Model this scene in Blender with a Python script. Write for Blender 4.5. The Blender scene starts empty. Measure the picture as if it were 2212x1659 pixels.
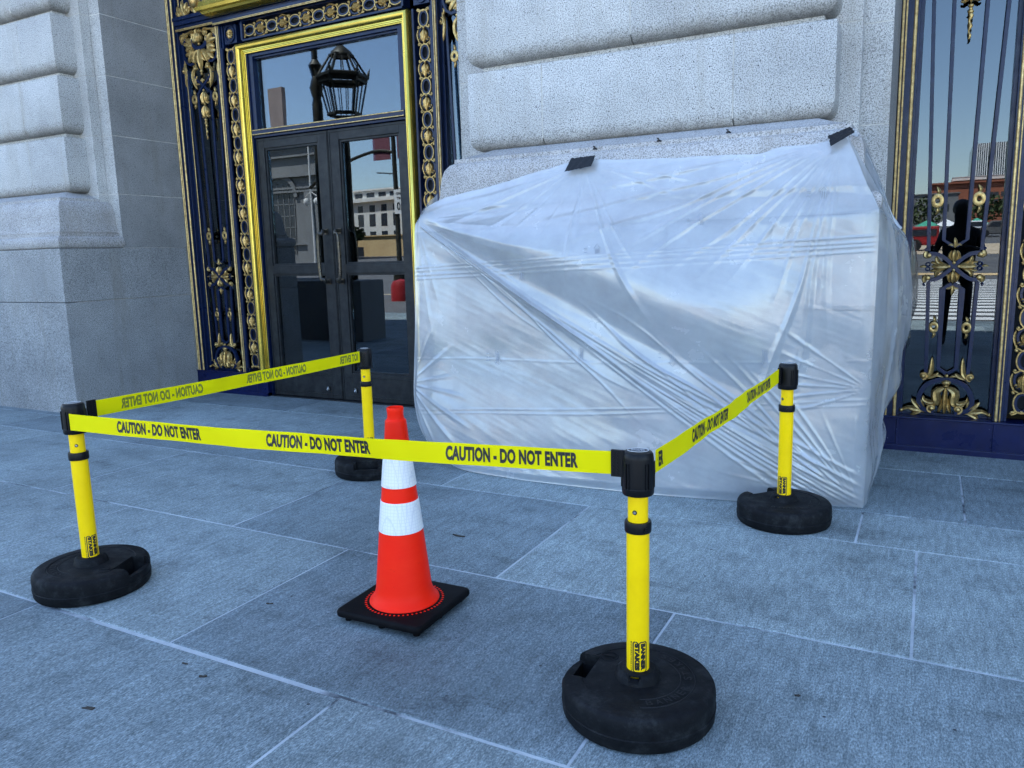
import bpy, bmesh, math, random
from math import sin, cos, pi, radians
from mathutils import Vector, Matrix, noise
random.seed(7)
S = bpy.context.scene
C = S.collection
# ------------------------------------------------------------ camera, world, sun, exposure
cd = bpy.data.cameras.new('camera'); cam = bpy.data.objects.new('camera', cd); C.objects.link(cam)
r_ = Vector((0.88241588, 0.46977033, -0.02565253)); u_ = Vector((-0.0546225, 0.15645433, 0.98617363)); f_ = -r_.cross(u_)
b_ = r_.cross(u_)
cam.matrix_world = Matrix(((r_.x, u_.x, b_.x, 0), (r_.y, u_.y, b_.y, 0), (r_.z, u_.z, b_.z, 1.28), (0, 0, 0, 1)))
cd.sensor_width = 36; cd.sensor_fit = 'HORIZONTAL'; cd.lens = 36 * 1681.76 / 2212
cd.clip_start = 0.05; cd.clip_end = 3000
S.camera = cam
SUN_EL, SUN_ROT = radians(62), radians(-35)
W = bpy.data.worlds.new('World'); S.world = W; W.use_nodes = True
wn = W.node_tree.nodes; wn.clear()
sky = wn.new('ShaderNodeTexSky'); sky.sky_type = 'NISHITA'; sky.sun_disc = False
sky.sun_elevation = SUN_EL; sky.sun_rotation = SUN_ROT; sky.air_density = 1.0; sky.dust_density = 0.5; sky.ozone_density = 0.9
bg = wn.new('ShaderNodeBackground'); bg.inputs[1].default_value = 0.11
wo = wn.new('ShaderNodeOutputWorld')
W.node_tree.links.new(sky.outputs[0], bg.inputs[0]); W.node_tree.links.new(bg.outputs[0], wo.inputs[0])
sl = bpy.data.lights.new('sun', 'SUN'); sl.energy = 5.0; sl.angle = radians(0.5); sl.color = (1, 0.95, 0.87)
so = bpy.data.objects.new('sun', sl); C.objects.link(so)
sd = Vector((sin(SUN_ROT) * cos(SUN_EL), cos(SUN_ROT) * cos(SUN_EL), sin(SUN_EL)))
so.rotation_euler = sd.to_track_quat('Z', 'Y').to_euler(); so.location = sd * 60
S.view_settings.view_transform = 'Standard'; S.view_settings.look = 'None'
S.view_settings.gamma = 1; S.view_settings.exposure = 2.70
S.cycles.max_bounces = 8; S.cycles.transparent_max_bounces = 12; S.cycles.caustics_reflective = False; S.cycles.caustics_refractive = False

# ------------------------------------------------------------ helpers
class MB:
    def __init__(s): s.v = []; s.f = []; s.mi = []; s.cur = 0
    def add(s, v, f):
        o = len(s.v); s.v += [tuple(p) for p in v]; s.f += [tuple(i + o for i in q) for q in f]; s.mi += [s.cur] * len(f); return s
    def box(s, x0, x1, y0, y1, z0, z1):
        v = [(x, y, z) for z in (z0, z1) for y in (y0, y1) for x in (x0, x1)]
        return s.add(v, [(0, 2, 3, 1), (4, 5, 7, 6), (0, 1, 5, 4), (2, 6, 7, 3), (0, 4, 6, 2), (1, 3, 7, 5)])
    def prism(s, poly, y0, y1):          # poly in (x,z), extruded in y
        n = len(poly)
        v = [(p[0], y0, p[1]) for p in poly] + [(p[0], y1, p[1]) for p in poly]
        return s.add(v, [tuple(range(n)), tuple(range(2 * n - 1, n - 1, -1))] + [(i, i + n, (i + 1) % n + n, (i + 1) % n) for i in range(n)])
    def slab(s, poly, z0, z1):           # poly in (x,y)
        n = len(poly)
        v = [(p[0], p[1], z0) for p in poly] + [(p[0], p[1], z1) for p in poly]
        return s.add(v, [tuple(range(n - 1, -1, -1)), tuple(range(n, 2 * n))] + [(i, (i + 1) % n, (i + 1) % n + n, i + n) for i in range(n)])
    def lathe(s, prof, c=(0, 0, 0), n=40, a0=0.0):
        v = []; f = []
        for r, z in prof:
            for i in range(n):
                a = a0 + 2 * pi * i / n; v.append((c[0] + r * cos(a), c[1] + r * sin(a), c[2] + z))
        for k in range(len(prof) - 1):
            for i in range(n):
                j = (i + 1) % n; f.append((k * n + i, k * n + j, (k + 1) * n + j, (k + 1) * n + i))
        if prof[0][0] > 1e-6: f.append(tuple(range(n - 1, -1, -1)))
        if prof[-1][0] > 1e-6: f.append(tuple((len(prof) - 1) * n + i for i in range(n)))
        return s.add(v, f)
    def tube(s, pts, r, n=6, closed=False, sq=1.0):
        P = [Vector(p) for p in pts]; m = len(P)
        R = r if isinstance(r, (list, tuple)) else [r] * m
        v = []; f = []; up = None
        for i in range(m):
            if closed: t = P[(i + 1) % m] - P[i - 1]
            else: t = P[min(i + 1, m - 1)] - P[max(i - 1, 0)]
            if t.length < 1e-9: t = Vector((0, 0, 1))
            t.normalize()
            if up is None:
                a = Vector((0, 1, 0)) if abs(t.y) < .9 else Vector((1, 0, 0)); up = (a - t * a.dot(t)).normalized()
            else:
                up = up - t * up.dot(t)
                up = up.normalized() if up.length > 1e-6 else t.orthogonal().normalized()
            sd_ = t.cross(up)
            for k in range(n):
                a = 2 * pi * k / n + pi / n; v.append(P[i] + (up * cos(a) * sq + sd_ * sin(a)) * R[i])
        q = m if closed else m - 1
        for i in range(q):
            for k in range(n):
                j = (i + 1) % m; f.append((i * n + k, i * n + (k + 1) % n, j * n + (k + 1) % n, j * n + k))
        if not closed: f += [tuple(range(n - 1, -1, -1)), tuple((m - 1) * n + k for k in range(n))]
        return s.add(v, f)
    def strap(s, pts, w, y0, y1, closed=False):   # flat bar in the xz plane following pts (x,z)
        P = [Vector(p) for p in pts]; m = len(P); L = []; Rr = []
        for i in range(m):
            if closed: t = P[(i + 1) % m] - P[i - 1]
            else: t = P[min(i + 1, m - 1)] - P[max(i - 1, 0)]
            t.normalize(); nn = Vector((-t.y, t.x)); k = 1.0
            if 0 < i < m - 1 or closed:
                t1 = (P[i] - P[i - 1]).normalized(); k = 1 / max(.5, abs(t.dot(t1)))
            L.append(P[i] + nn * w / 2 * k); Rr.append(P[i] - nn * w / 2 * k)
        v = []; f = []
        for i in range(m): v += [(L[i].x, y0, L[i].y), (Rr[i].x, y0, Rr[i].y), (Rr[i].x, y1, Rr[i].y), (L[i].x, y1, L[i].y)]
        for i in range(m if closed else m - 1):
            j = (i + 1) % m
            for k in range(4): f.append((i * 4 + k, i * 4 + (k + 1) % 4, j * 4 + (k + 1) % 4, j * 4 + k))
        if not closed: f += [(3, 2, 1, 0), tuple((m - 1) * 4 + k for k in range(4))]
        return s.add(v, f)
    def ball(s, c, r, sx=1, sy=1, sz=1, n=8):
        prof = [(max(1e-7, sin(pi * k / (n // 2 + 2)) * r), -cos(pi * k / (n // 2 + 2)) * r) for k in range(n // 2 + 3)]
        t = MB(); t.lathe(prof, (0, 0, 0), n)
        return s.add([(c[0] + p[0] * sx, c[1] + p[1] * sy, c[2] + p[2] * sz) for p in t.v], t.f)
    def leaf(s, sp, w, y0, h, n=7, blunt=.75):    # relief leaf along a spine of (x,z) points
        P = interp(sp, n); v = []; f = []
        for i, p in enumerate(P):
            t = i / (n - 1); q = P[min(i + 1, n - 1)] - P[max(i - 1, 0)]; q.normalize(); nn = Vector((-q.y, q.x))
            ww = w * (sin(pi * min(1, (t * .93 + .05))) ** blunt); hh = h * (.35 + .65 * sin(pi * t)) * (1 if i < n - 1 else .2)
            for k, (a, b) in enumerate(((-1, 0), (-.62, .8), (0, .55), (.62, .8), (1, 0))):
                v.append((p.x + nn.x * ww * a, y0 - hh * b, p.y + nn.y * ww * a))
        for i in range(n - 1):
            for k in range(4): f.append((i * 5 + k, i * 5 + k + 1, i * 5 + k + 6, i * 5 + k + 5))
        return s.add(v, f)
    def xf(s, fn): s.v = [tuple(fn(*p)) for p in s.v]; return s

def interp(pts, n):
    P = [Vector(p) for p in pts]
    if len(P) < 3: return [P[0].lerp(P[-1], i / (n - 1)) for i in range(n)]
    out = []
    for i in range(n):
        t = i / (n - 1) * (len(P) - 1); k = min(int(t), len(P) - 2); u = t - k
        p0 = P[max(k - 1, 0)]; p1 = P[k]; p2 = P[k + 1]; p3 = P[min(k + 2, len(P) - 1)]
        out.append(.5 * ((2 * p1) + (p2 - p0) * u + (2 * p0 - 5 * p1 + 4 * p2 - p3) * u * u + (3 * p1 - p0 - 3 * p2 + p3) * u ** 3))
    return out

def obj(name, mb, mat, parent=None, smooth=30, bevel=0, loc=None):
    me = bpy.data.meshes.new(name); me.from_pydata(mb.v, [], mb.f)
    for m in (mat if isinstance(mat, (list, tuple)) else [mat]): me.materials.append(m)
    if isinstance(mat, (list, tuple)): me.polygons.foreach_set('material_index', mb.mi)
    bm = bmesh.new(); bm.from_mesh(me); bmesh.ops.recalc_face_normals(bm, faces=bm.faces); bm.to_mesh(me); bm.free()
    if smooth:
        me.shade_smooth(); me.set_sharp_from_angle(angle=radians(smooth))
    me.update()
    o = bpy.data.objects.new(name, me); C.objects.link(o)
    if loc: o.location = loc
    if parent: o.parent = parent
    if bevel:
        b = o.modifiers.new('bevel', 'BEVEL'); b.width = bevel; b.segments = 2; b.limit_method = 'ANGLE'; b.angle_limit = radians(35); b.harden_normals = False
    return o
def tag(o, label=None, cat=None, group=None, kind=None):
    for k, v in (('label', label), ('category', cat), ('group', group), ('kind', kind)):
        if v: o[k] = v
    return o
def empty(name, loc, label, cat, group=None, rz=0):
    o = bpy.data.objects.new(name, None); C.objects.link(o); o.location = loc; o.rotation_euler = (0, 0, rz); o.empty_display_size = .1
    return tag(o, label, cat, group)
def link_copy(o, parent, loc=None, rot=None):
    c = o.copy(); C.objects.link(c); c.parent = parent
    if loc: c.location = loc
    if rot: c.rotation_euler = rot
    for ch in o.children: link_copy(ch, c)
    return c

# ------------------------------------------------------------ materials
def mat(name, col=(.5, .5, .5), rough=.5, metal=0, spec=.5, coat=0, **kw):
    m = bpy.data.materials.new(name); m.use_nodes = True; N = m.node_tree.nodes; b = N['Principled BSDF']
    b.inputs['Base Color'].default_value = (*col, 1); b.inputs['Roughness'].default_value = rough
    b.inputs['Metallic'].default_value = metal; b.inputs['Specular IOR Level'].default_value = spec; b.inputs['Coat Weight'].default_value = coat
    b.inputs['Coat Roughness'].default_value = .08
    m['b'] = 1
    return m
class NT:
    def __init__(s, m): s.t = m.node_tree; s.b = s.t.nodes['Principled BSDF']
    def n(s, ty, **kw):
        q = s.t.nodes.new('ShaderNode' + ty)
        for k, v in kw.items():
            if hasattr(q, k): setattr(q, k, v)
            else: q.inputs[k.replace('_', ' ')].default_value = v
        return q
    def l(s, a, b): s.t.links.new(a, b)
    def noise(s, scale, detail=4, rough=.6, vec=None):
        q = s.n('TexNoise'); q.inputs['Scale'].default_value = scale; q.inputs['Detail'].default_value = detail; q.inputs['Roughness'].default_value = rough
        s.l(vec or s.geo(), q.inputs['Vector']); return q.outputs['Fac']
    def geo(s):
        if not hasattr(s, 'g'): s.g = s.n('NewGeometry').outputs['Position']
        return s.g
    def ramp(s, x, stops):
        q = s.n('ValToRGB'); e = q.color_ramp.elements
        while len(e) < len(stops): e.new(.5)
        for i, (p, c) in enumerate(stops):
            e[i].position = p; e[i].color = (*c, 1) if isinstance(c, tuple) else (c, c, c, 1)
        s.l(x, q.inputs[0]); return q.outputs['Color']
    def mix(s, f, a, b, mode='MIX'):
        q = s.n('Mix'); q.data_type = 'RGBA'; q.blend_type = mode
        for x, i in ((f, 0), (a, 6), (b, 7)):
            if hasattr(x, 'links') or isinstance(x, bpy.types.NodeSocket): s.l(x, q.inputs[i])
            elif isinstance(x, tuple): q.inputs[i].default_value = (*x, 1)
            else: q.inputs[i].default_value = x
        return q.outputs[2]
    def scale(s, vec, sc, rot=(0, 0, 0)):
        q = s.n('Mapping'); q.inputs['Scale'].default_value = sc; q.inputs['Rotation'].default_value = rot; s.l(vec, q.inputs[0]); return q.outputs[0]
    def bump(s, h, st=.3, dist=.01):
        q = s.n('Bump'); q.inputs['Strength'].default_value = st; q.inputs['Distance'].default_value = dist; s.l(h, q.inputs['Height'])
        if s.b.inputs['Normal'].links: s.l(s.b.inputs['Normal'].links[0].from_socket, q.inputs['Normal'])
        s.l(q.outputs[0], s.b.inputs['Normal']); return q
    def col(s, x): s.l(x, s.b.inputs['Base Color'])
    def rgh(s, x): s.l(x, s.b.inputs['Roughness'])

def granite(name, light, dark, specks=1.0, stain=.5, lower_tone=False):
    m = mat(name, light, .75, spec=.3); t = NT(m)
    n1 = t.noise(150, 2, .8); n2 = t.noise(80, 3, .85)
    spk = t.ramp(n1, [(.42, 0.0), (.52, 1.0)])
    c = t.mix(spk, dark, light)
    spk2 = t.ramp(n2, [(.34, 0.0), (.42, 1.0)])
    c = t.mix(spk2, tuple(x * .62 for x in dark), c)
    v = t.n('TexVoronoi'); v.inputs['Scale'].default_value = 26; t.l(t.geo(), v.inputs['Vector'])
    dots = t.ramp(v.outputs['Distance'], [(.07, 0.0), (.11, 1.0)])
    c = t.mix(dots, (.05, .05, .055), c)
    big = t.ramp(t.noise(1.7, 5, .65), [(.35, .80), (.62, 1.06)])
    c = t.mix(1.0, c, big, 'MULTIPLY')
    isl = t.n('NewGeometry').outputs['Random Per Island']
    c = t.mix(1.0, c, t.ramp(isl, [(0, .92), (1, 1.05)]), 'MULTIPLY')
    drip = t.ramp(t.noise(6, 4, .7, t.scale(t.geo(), (1, 1, .12))), [(.52, 0.0), (.75, 1.0)])
    q = t.n('Math', operation='MULTIPLY'); t.l(drip, q.inputs[0]); q.inputs[1].default_value = stain
    c = t.mix(q.outputs[0], c, tuple(x * .55 for x in (light[0], light[1] * .93, light[2] * .82)))
    if lower_tone:    # brownish tone on the lower curve of each block, fading upward
        at = t.n('Attribute'); at.attribute_name = 'lower_tone'; nn = t.ramp(t.noise(9, 5, .7), [(.25, .25), (.6, 1.0)])
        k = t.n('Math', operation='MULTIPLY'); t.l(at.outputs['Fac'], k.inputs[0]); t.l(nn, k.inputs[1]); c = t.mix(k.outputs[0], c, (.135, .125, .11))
    t.col(c); t.bump(n1, .10, .002)
    return m
M = {}
M['granite'] = granite('pale_granite', (.56, .555, .535), (.22, .22, .215), lower_tone=True)
M['granite_reveal'] = granite('dull_shaded_granite', (.33, .33, .325), (.18, .178, .175))  # greyer, dirtier stone with the shade of the side faces mixed into its colour
M['granite_low'] = granite('weathered_granite', (.37, .375, .375), (.14, .142, .142), stain=.8)
M['mould'] = granite('moulding_granite', (.50, .485, .475), (.22, .21, .20), stain=.8)
def paving():
    m = mat('paving_granite', (.2, .21, .22), .7, spec=.3); t = NT(m)
    fine = t.noise(210, 3, .85, t.scale(t.geo(), (1.0, .38, 1), (0, 0, radians(-6)))); c = t.ramp(fine, [(.34, (.080, .103, .115)), (.5, (.185, .232, .248)), (.68, (.37, .43, .45))])
    st = t.noise(48, 3, .75, t.scale(t.geo(), (1.0, .16, 1), (0, 0, radians(-9))))
    c = t.mix(1.0, c, t.ramp(st, [(.36, .80), (.64, 1.18)]), 'MULTIPLY')
    isl = t.n('NewGeometry').outputs['Random Per Island']
    c = t.mix(1.0, c, t.ramp(isl, [(0, (.72, .74, .77)), (.5, (1.0, 1.0, .99)), (1, (1.20, 1.18, 1.14))]), 'MULTIPLY')
    c = t.mix(1.0, c, t.ramp(t.noise(.8, 5, .6), [(.34, .70), (.47, .97), (.66, 1.18)]), 'MULTIPLY')
    c = t.mix(1.0, c, t.ramp(t.noise(3.1, 6, .72, t.scale(t.geo(), (1.0, 1.7, 1))), [(.34, .70), (.44, .96), (.68, 1.12)]), 'MULTIPLY')
    v = t.n('TexVoronoi'); v.inputs['Scale'].default_value = 7; t.l(t.geo(), v.inputs['Vector'])
    c = t.mix(t.ramp(v.outputs['Distance'], [(.030, 0.0), (.042, 1.0)]), (.035, .040, .048), c)
    v2 = t.n('TexVoronoi'); v2.inputs['Scale'].default_value = 1.9; t.l(t.geo(), v2.inputs['Vector'])
    c = t.mix(t.ramp(v2.outputs['Distance'], [(.022, .35), (.035, 1.0)]), (.10, .115, .13), c)
    t.col(c); t.bump(fine, .55, .004); t.bump(st, .3, .004); t.rgh(t.ramp(t.noise(3, 4), [(.3, .6), (.7, .85)]))
    return m
M['paving'] = paving()
m = mat('mortar', (.36, .37, .38), .9); t = NT(m); t.col(t.ramp(t.noise(1.3, 7, .72), [(.40, (.055, .065, .075)), (.47, (.33, .37, .40)), (.66, (.52, .57, .60))])); t.bump(t.noise(120), .6, .004); M['mortar'] = m
m = mat('lime_mortar', (.6, .58, .54), .9); t = NT(m); t.col(t.ramp(t.noise(3, 6, .7), [(.35, (.30, .28, .25)), (.6, (.60, .58, .53))])); M['lime'] = m
def paint(name, a, b, sc, rough, metal=0, coat=0, spec=.5, bump=.15):
    m = mat(name, a, rough, metal, spec, coat); t = NT(m); n = t.noise(sc, 5, .7)
    t.col(t.ramp(n, [(.38, a), (.66, b)])); t.rgh(t.ramp(t.noise(sc * .6, 4), [(.3, rough * .75), (.7, min(1, rough * 1.35))])); t.bump(n, bump, .002); return m
M['blue'] = paint('blue_enamel', (.002, .008, .034), (.004, .014, .055), 25, .34, coat=.1, spec=.3)
M['blue_base'] = paint('royal_blue_enamel', (.0015, .005, .042), (.003, .009, .062), 9, .32, coat=.1, spec=.35)
t = NT(M['blue_base']); old = M['blue_base'].node_tree.nodes['Principled BSDF'].inputs['Base Color'].links[0].from_socket
v = t.n('TexVoronoi'); v.inputs['Scale'].default_value = 13; t.l(t.geo(), v.inputs['Vector'])
t.col(t.mix(t.ramp(v.outputs['Distance'], [(.03, 0.0), (.05, 1.0)]), (.10, .12, .2), old))
M['gold'] = paint('gilded_metal', (.60, .43, .17), (.28, .17, .055), 55, .38, metal=.75, bump=.5)
M['gold_line'] = paint('gilt_line', (.66, .50, .22), (.36, .23, .09), 40, .4, metal=.55, bump=.3)
M['brass'] = paint('yellow_brass', (.72, .57, .12), (.60, .46, .08), 4, .22, metal=.88, bump=.02)
M['bronze'] = paint('dark_bronze', (.009, .0105, .013), (.022, .025, .027), 14, .45, metal=.2, bump=.3, spec=.35)
M['handle'] = paint('worn_bronze_handle', (.05, .05, .05), (.10, .085, .06), 30, .3, metal=.7)
M['dark'] = mat('dark_interior', (.012, .014, .018), .9)
M['curtain'] = mat('interior_wall', (.03, .035, .035), .9)
def glass():
    m = bpy.data.materials.new('tinted_glass'); m.use_nodes = True; T = m.node_tree; N = T.nodes; N.clear()
    g = N.new('ShaderNodeBsdfGlossy'); g.inputs['Roughness'].default_value = 0.0; g.inputs['Color'].default_value = (.80, .90, 1, 1)
    tr = N.new('ShaderNodeBsdfTransparent'); tr.inputs['Color'].default_value = (.30, .34, .36, 1)
    fr = N.new('ShaderNodeFresnel'); fr.inputs['IOR'].default_value = 1.95
    ma = N.new('ShaderNodeMath'); ma.operation = 'MULTIPLY_ADD'; ma.inputs[1].default_value = .9; ma.inputs[2].default_value = .0
    mx = N.new('ShaderNodeMixShader'); o = N.new('ShaderNodeOutputMaterial')
    L = T.links.new; L(fr.outputs[0], ma.inputs[0]); L(ma.outputs[0], mx.inputs[0]); L(tr.outputs[0], mx.inputs[1]); L(g.outputs[0], mx.inputs[2])
    nz = N.new('ShaderNodeTexNoise'); nz.inputs['Scale'].default_value = 1.3; nz.inputs['Detail'].default_value = 1
    bp_ = N.new('ShaderNodeBump'); bp_.inputs['Strength'].default_value = .02; bp_.inputs['Distance'].default_value = .02
    ge = N.new('ShaderNodeNewGeometry'); L(ge.outputs['Position'], nz.inputs['Vector']); L(nz.outputs[0], bp_.inputs['Height']); L(bp_.outputs[0], g.inputs['Normal'])
    L(mx.outputs[0], o.inputs[0]); return m
M['glass'] = glass()
M['yellow'] = paint('yellow_powder_coat', (1, .66, .0), (.94, .60, .0), 6, .4, spec=.2, bump=.05)
t = NT(M['yellow']); old = t.b.inputs['Base Color'].links[0].from_socket; t.col(t.mix(t.ramp(t.noise(22, 7, .85, t.scale(t.geo(), (1, 1, .6))), [(.66, 0.0), (.74, .75)]), old, (.16, .12, .03)))
M['black_plastic'] = mat('black_plastic', (.004, .0045, .006), .38, spec=.2)
m = mat('black_recycled_rubber', (.02, .022, .026), .7, spec=.10); t = NT(m)
t.col(t.ramp(t.noise(14, 6, .75), [(.3, (.003, .0034, .0045)), (.52, (.008, .009, .0105)), (.8, (.034, .037, .039))])); t.bump(t.noise(160, 3), .3, .002); t.rgh(t.ramp(t.noise(9), [(.3, .5), (.7, .75)])); M['rubber'] = m
m = mat('black_cone_rubber', (.012, .011, .013), .6, spec=.08); t = NT(m); t.bump(t.noise(220, 2), .25, .002); t.col(t.ramp(t.noise(9, 5), [(.4, (.003, .003, .004)), (.7, (.006, .006, .007))])); M['cone_base'] = m
m = mat('fluorescent_red_pvc', (1, .01, .003), .45, spec=.14); t = NT(m); t.col(t.ramp(t.noise(7, 5, .7, t.scale(t.geo(), (1, 1, 3))), [(.3, (1, .022, .004)), (.75, (.97, .013, .003))]))
old = t.b.inputs['Base Color'].links[0].from_socket; t.col(t.mix(t.ramp(t.noise(16, 6, .8, t.scale(t.geo(), (1, 1, 2.5))), [(.62, 0.0), (.78, .5)]), old, (.22, .02, .012))); M['cone'] = m
m = mat('white_reflective_sheeting', (.78, .79, .82), .35); t = NT(m)
v = t.n('TexVoronoi'); v.feature = 'DISTANCE_TO_EDGE'; v.inputs['Scale'].default_value = 85; v.inputs['Randomness'].default_value = .15; t.l(t.geo(), v.inputs['Vector'])
t.col(t.ramp(v.outputs['Distance'], [(.0, (.66, .67, .72)), (.10, (.82, .82, .82))])); t.bump(v.outputs['Distance'], .1, .001); M['reflect'] = m
M['scuffed'] = mat('scuffed_rubber', (.014, .0155, .018), .65, spec=.2)
M['ink'] = mat('black_ink', (.010, .010, .011), .5)
M['ink_thru'] = mat('ink_showing_through', (.20, .21, .012), .6)
M['white_ink'] = mat('pale_print', (.55, .58, .62), .5)
M['steel'] = mat('steel_pin', (.6, .6, .6), .25, metal=1)
def beltm():
    m = mat('fluorescent_yellow_webbing', (.95, .93, .0), .7, spec=.15); t = NT(m); T = t.t
    w = t.n('TexNoise'); w.inputs['Scale'].default_value = 5; t.l(t.geo(), w.inputs['Vector'])
    t.col(t.ramp(w.outputs[0], [(.3, (.97, .82, .0)), (.7, (1, .88, .0))]))
    wv = t.noise(420, 1); t.bump(wv, .2, .001)
    tl = t.n('BsdfTranslucent'); tl.inputs['Color'].default_value = (.62, .68, .0, 1)
    mx = t.n('MixShader'); mx.inputs[0].default_value = .28; out = T.nodes['Material Output']
    t.l(t.b.outputs[0], mx.inputs[1]); t.l(tl.outputs[0], mx.inputs[2]); t.l(mx.outputs[0], out.inputs[0]); return m
M['belt'] = beltm()
M['duct'] = mat('black_duct_tape', (.004, .005, .007), .42, spec=.3); t = NT(M['duct']); t.bump(t.noise(45, 5), .8, .006)
def sheetm():
    m = mat('clear_polythene', (.60, .63, .66), .18, spec=.6); t = NT(m); T = t.t; b = t.b
    b.inputs['IOR'].default_value = 2.5; b.inputs['Coat Weight'].default_value = .8; b.inputs['Coat Roughness'].default_value = .07
    n1 = t.noise(3.2, 6, .6); n2 = t.noise(11, 5, .65, t.scale(t.geo(), (1, 1, 2.2), (0, radians(-25), 0)))
    n3 = t.noise(60, 4, .6, t.scale(t.geo(), (1, 1, 3), (0, radians(20), 0)))
    t.bump(n2, .035, .02); t.bump(n3, .12, .003)
    t.rgh(t.ramp(n1, [(.3, .16), (.7, .30)]))
    tl = t.n('BsdfTranslucent'); tl.inputs['Color'].default_value = (.85, .88, .92, 1)
    m1 = t.n('MixShader'); m1.inputs[0].default_value = .25
    t.l(b.outputs[0], m1.inputs[1]); t.l(tl.outputs[0], m1.inputs[2])
    tr = t.n('BsdfTransparent'); tr.inputs['Color'].default_value = (.95, .965, .98, 1)
    m2 = t.n('MixShader'); al = t.ramp(n1, [(.3, .50), (.7, .74)]); ca = t.n('Attribute'); ca.attribute_name = 'contact'
    al = t.mix(1.0, al, t.ramp(ca.outputs['Fac'], [(0, 1.0), (1, .62)]), 'MULTIPLY'); t.l(al, m2.inputs[0])
    t.l(tr.outputs[0], m2.inputs[1]); t.l(m1.outputs[0], m2.inputs[2]); t.l(m2.outputs[0], T.nodes['Material Output'].inputs[0]); return m
M['sheet'] = sheetm()
M['grey_print'] = mat('grey_print', (.30, .33, .38), .6)

# ------------------------------------------------------------ ground
XR1, XR2, PW = -6.50, -0.237, 2.63        # reveal faces; pier width
def pavement():
    rows = [(-3.95, -3.0), (-3.0, -2.09), (-2.09, -1.18), (-1.18, -.27), (-.27, .66), (.66, 1.625), (1.625, 2.57), (2.57, 3.555), (3.555, 4.0), (4.0, 4.87), (4.87, 6.0)]
    off = {1.625: -.745, .66: .012, 2.57: .01, 3.555: -.23, 4.0: .204, 4.87: -.55}
    mb = MB(); g = .0042
    for i, (a, b) in enumerate(rows):
        o = off.get(a, (-.745 if i % 2 else .012)); w = 1.49 if a < 3.5 else 2.16
        k0 = int((-13.5 - o) / w) - 1
        for k in range(k0, k0 + int(24 / w) + 2):
            x0 = o + k * w + g; x1 = x0 + w - 2 * g
            if a == 1.625 and k == -3: pass
            x0 = max(x0, -14); x1 = min(x1, 10)
            if x1 - x0 < .05: continue
            gg = g + (.002 if random.random() < .4 else 0)
            dz = random.uniform(-.0008, .0008)
            y0, y1 = a + gg, b - g; e = .004
            if a == .66 and abs(x0 + 2.964) < .05: y1 -= .009
            v = [(x0, y0, -.012), (x1, y0, -.012), (x1, y1, -.012), (x0, y1, -.012), (x0, y0, dz - .003), (x1, y0, dz - .003), (x1, y1, dz - .003), (x0, y1, dz - .003), (x0 + e, y0 + e, dz), (x1 - e, y0 + e, dz), (x1 - e, y1 - e, dz), (x0 + e, y1 - e, dz)]
            f = [(8, 9, 10, 11)] + [(4 + q, 4 + (q + 1) % 4, 8 + (q + 1) % 4, 8 + q) for q in range(4)] + [(q, (q + 1) % 4, 4 + (q + 1) % 4, 4 + q) for q in range(4)]
            mb.add(v, f)
    tag(obj('pavement', mb, M['paving'], smooth=0), kind='structure')
    mb = MB().box(-14, 10, -3.95, 6.0, -.10, -.0025); tag(obj('paving_bed', mb, M['mortar'], smooth=0), kind='structure')
pavement()

# ------------------------------------------------------------ granite piers
def rring(x0, x1, y0, y1, r, z, n=4):
    pts = []
    for cx, cy, a0 in ((x1 - r, y0 + r, -pi / 2), ):
        for k in range(n + 1): a = a0 + (pi / 2) * k / n; pts.append((cx + r * cos(a), cy + r * sin(a), z))
    pts.append((x1, y1, z)); pts.append((x0, y1, z))
    for k in range(n + 1): a = pi + (pi / 2) * k / n; pts.append((x0 + r + r * cos(a), y0 + r + r * sin(a), z))
    return pts
def loft(mb, rings):
    n = len(rings[0]); v = [p for r in rings for p in r]; f = [tuple(range(n - 1, -1, -1)), tuple((len(rings) - 1) * n + i for i in range(n))]
    for k in range(len(rings) - 1):
        for i in range(n):
            j = (i + 1) % n; f.append((k * n + i, k * n + j, (k + 1) * n + j, (k + 1) * n + i))
    return mb.add(v, f)
COURSE = [1.91, 2.42, 2.93, 3.44, 3.95, 4.46, 4.97, 5.48, 5.99]
BP = [(.075, .018), (.055, .022), (.030, .032), (.012, .052), (.003, .078), (0, .11), (0, .478), (.004, .486), (.014, .490), (.075, .4905)]
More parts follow.
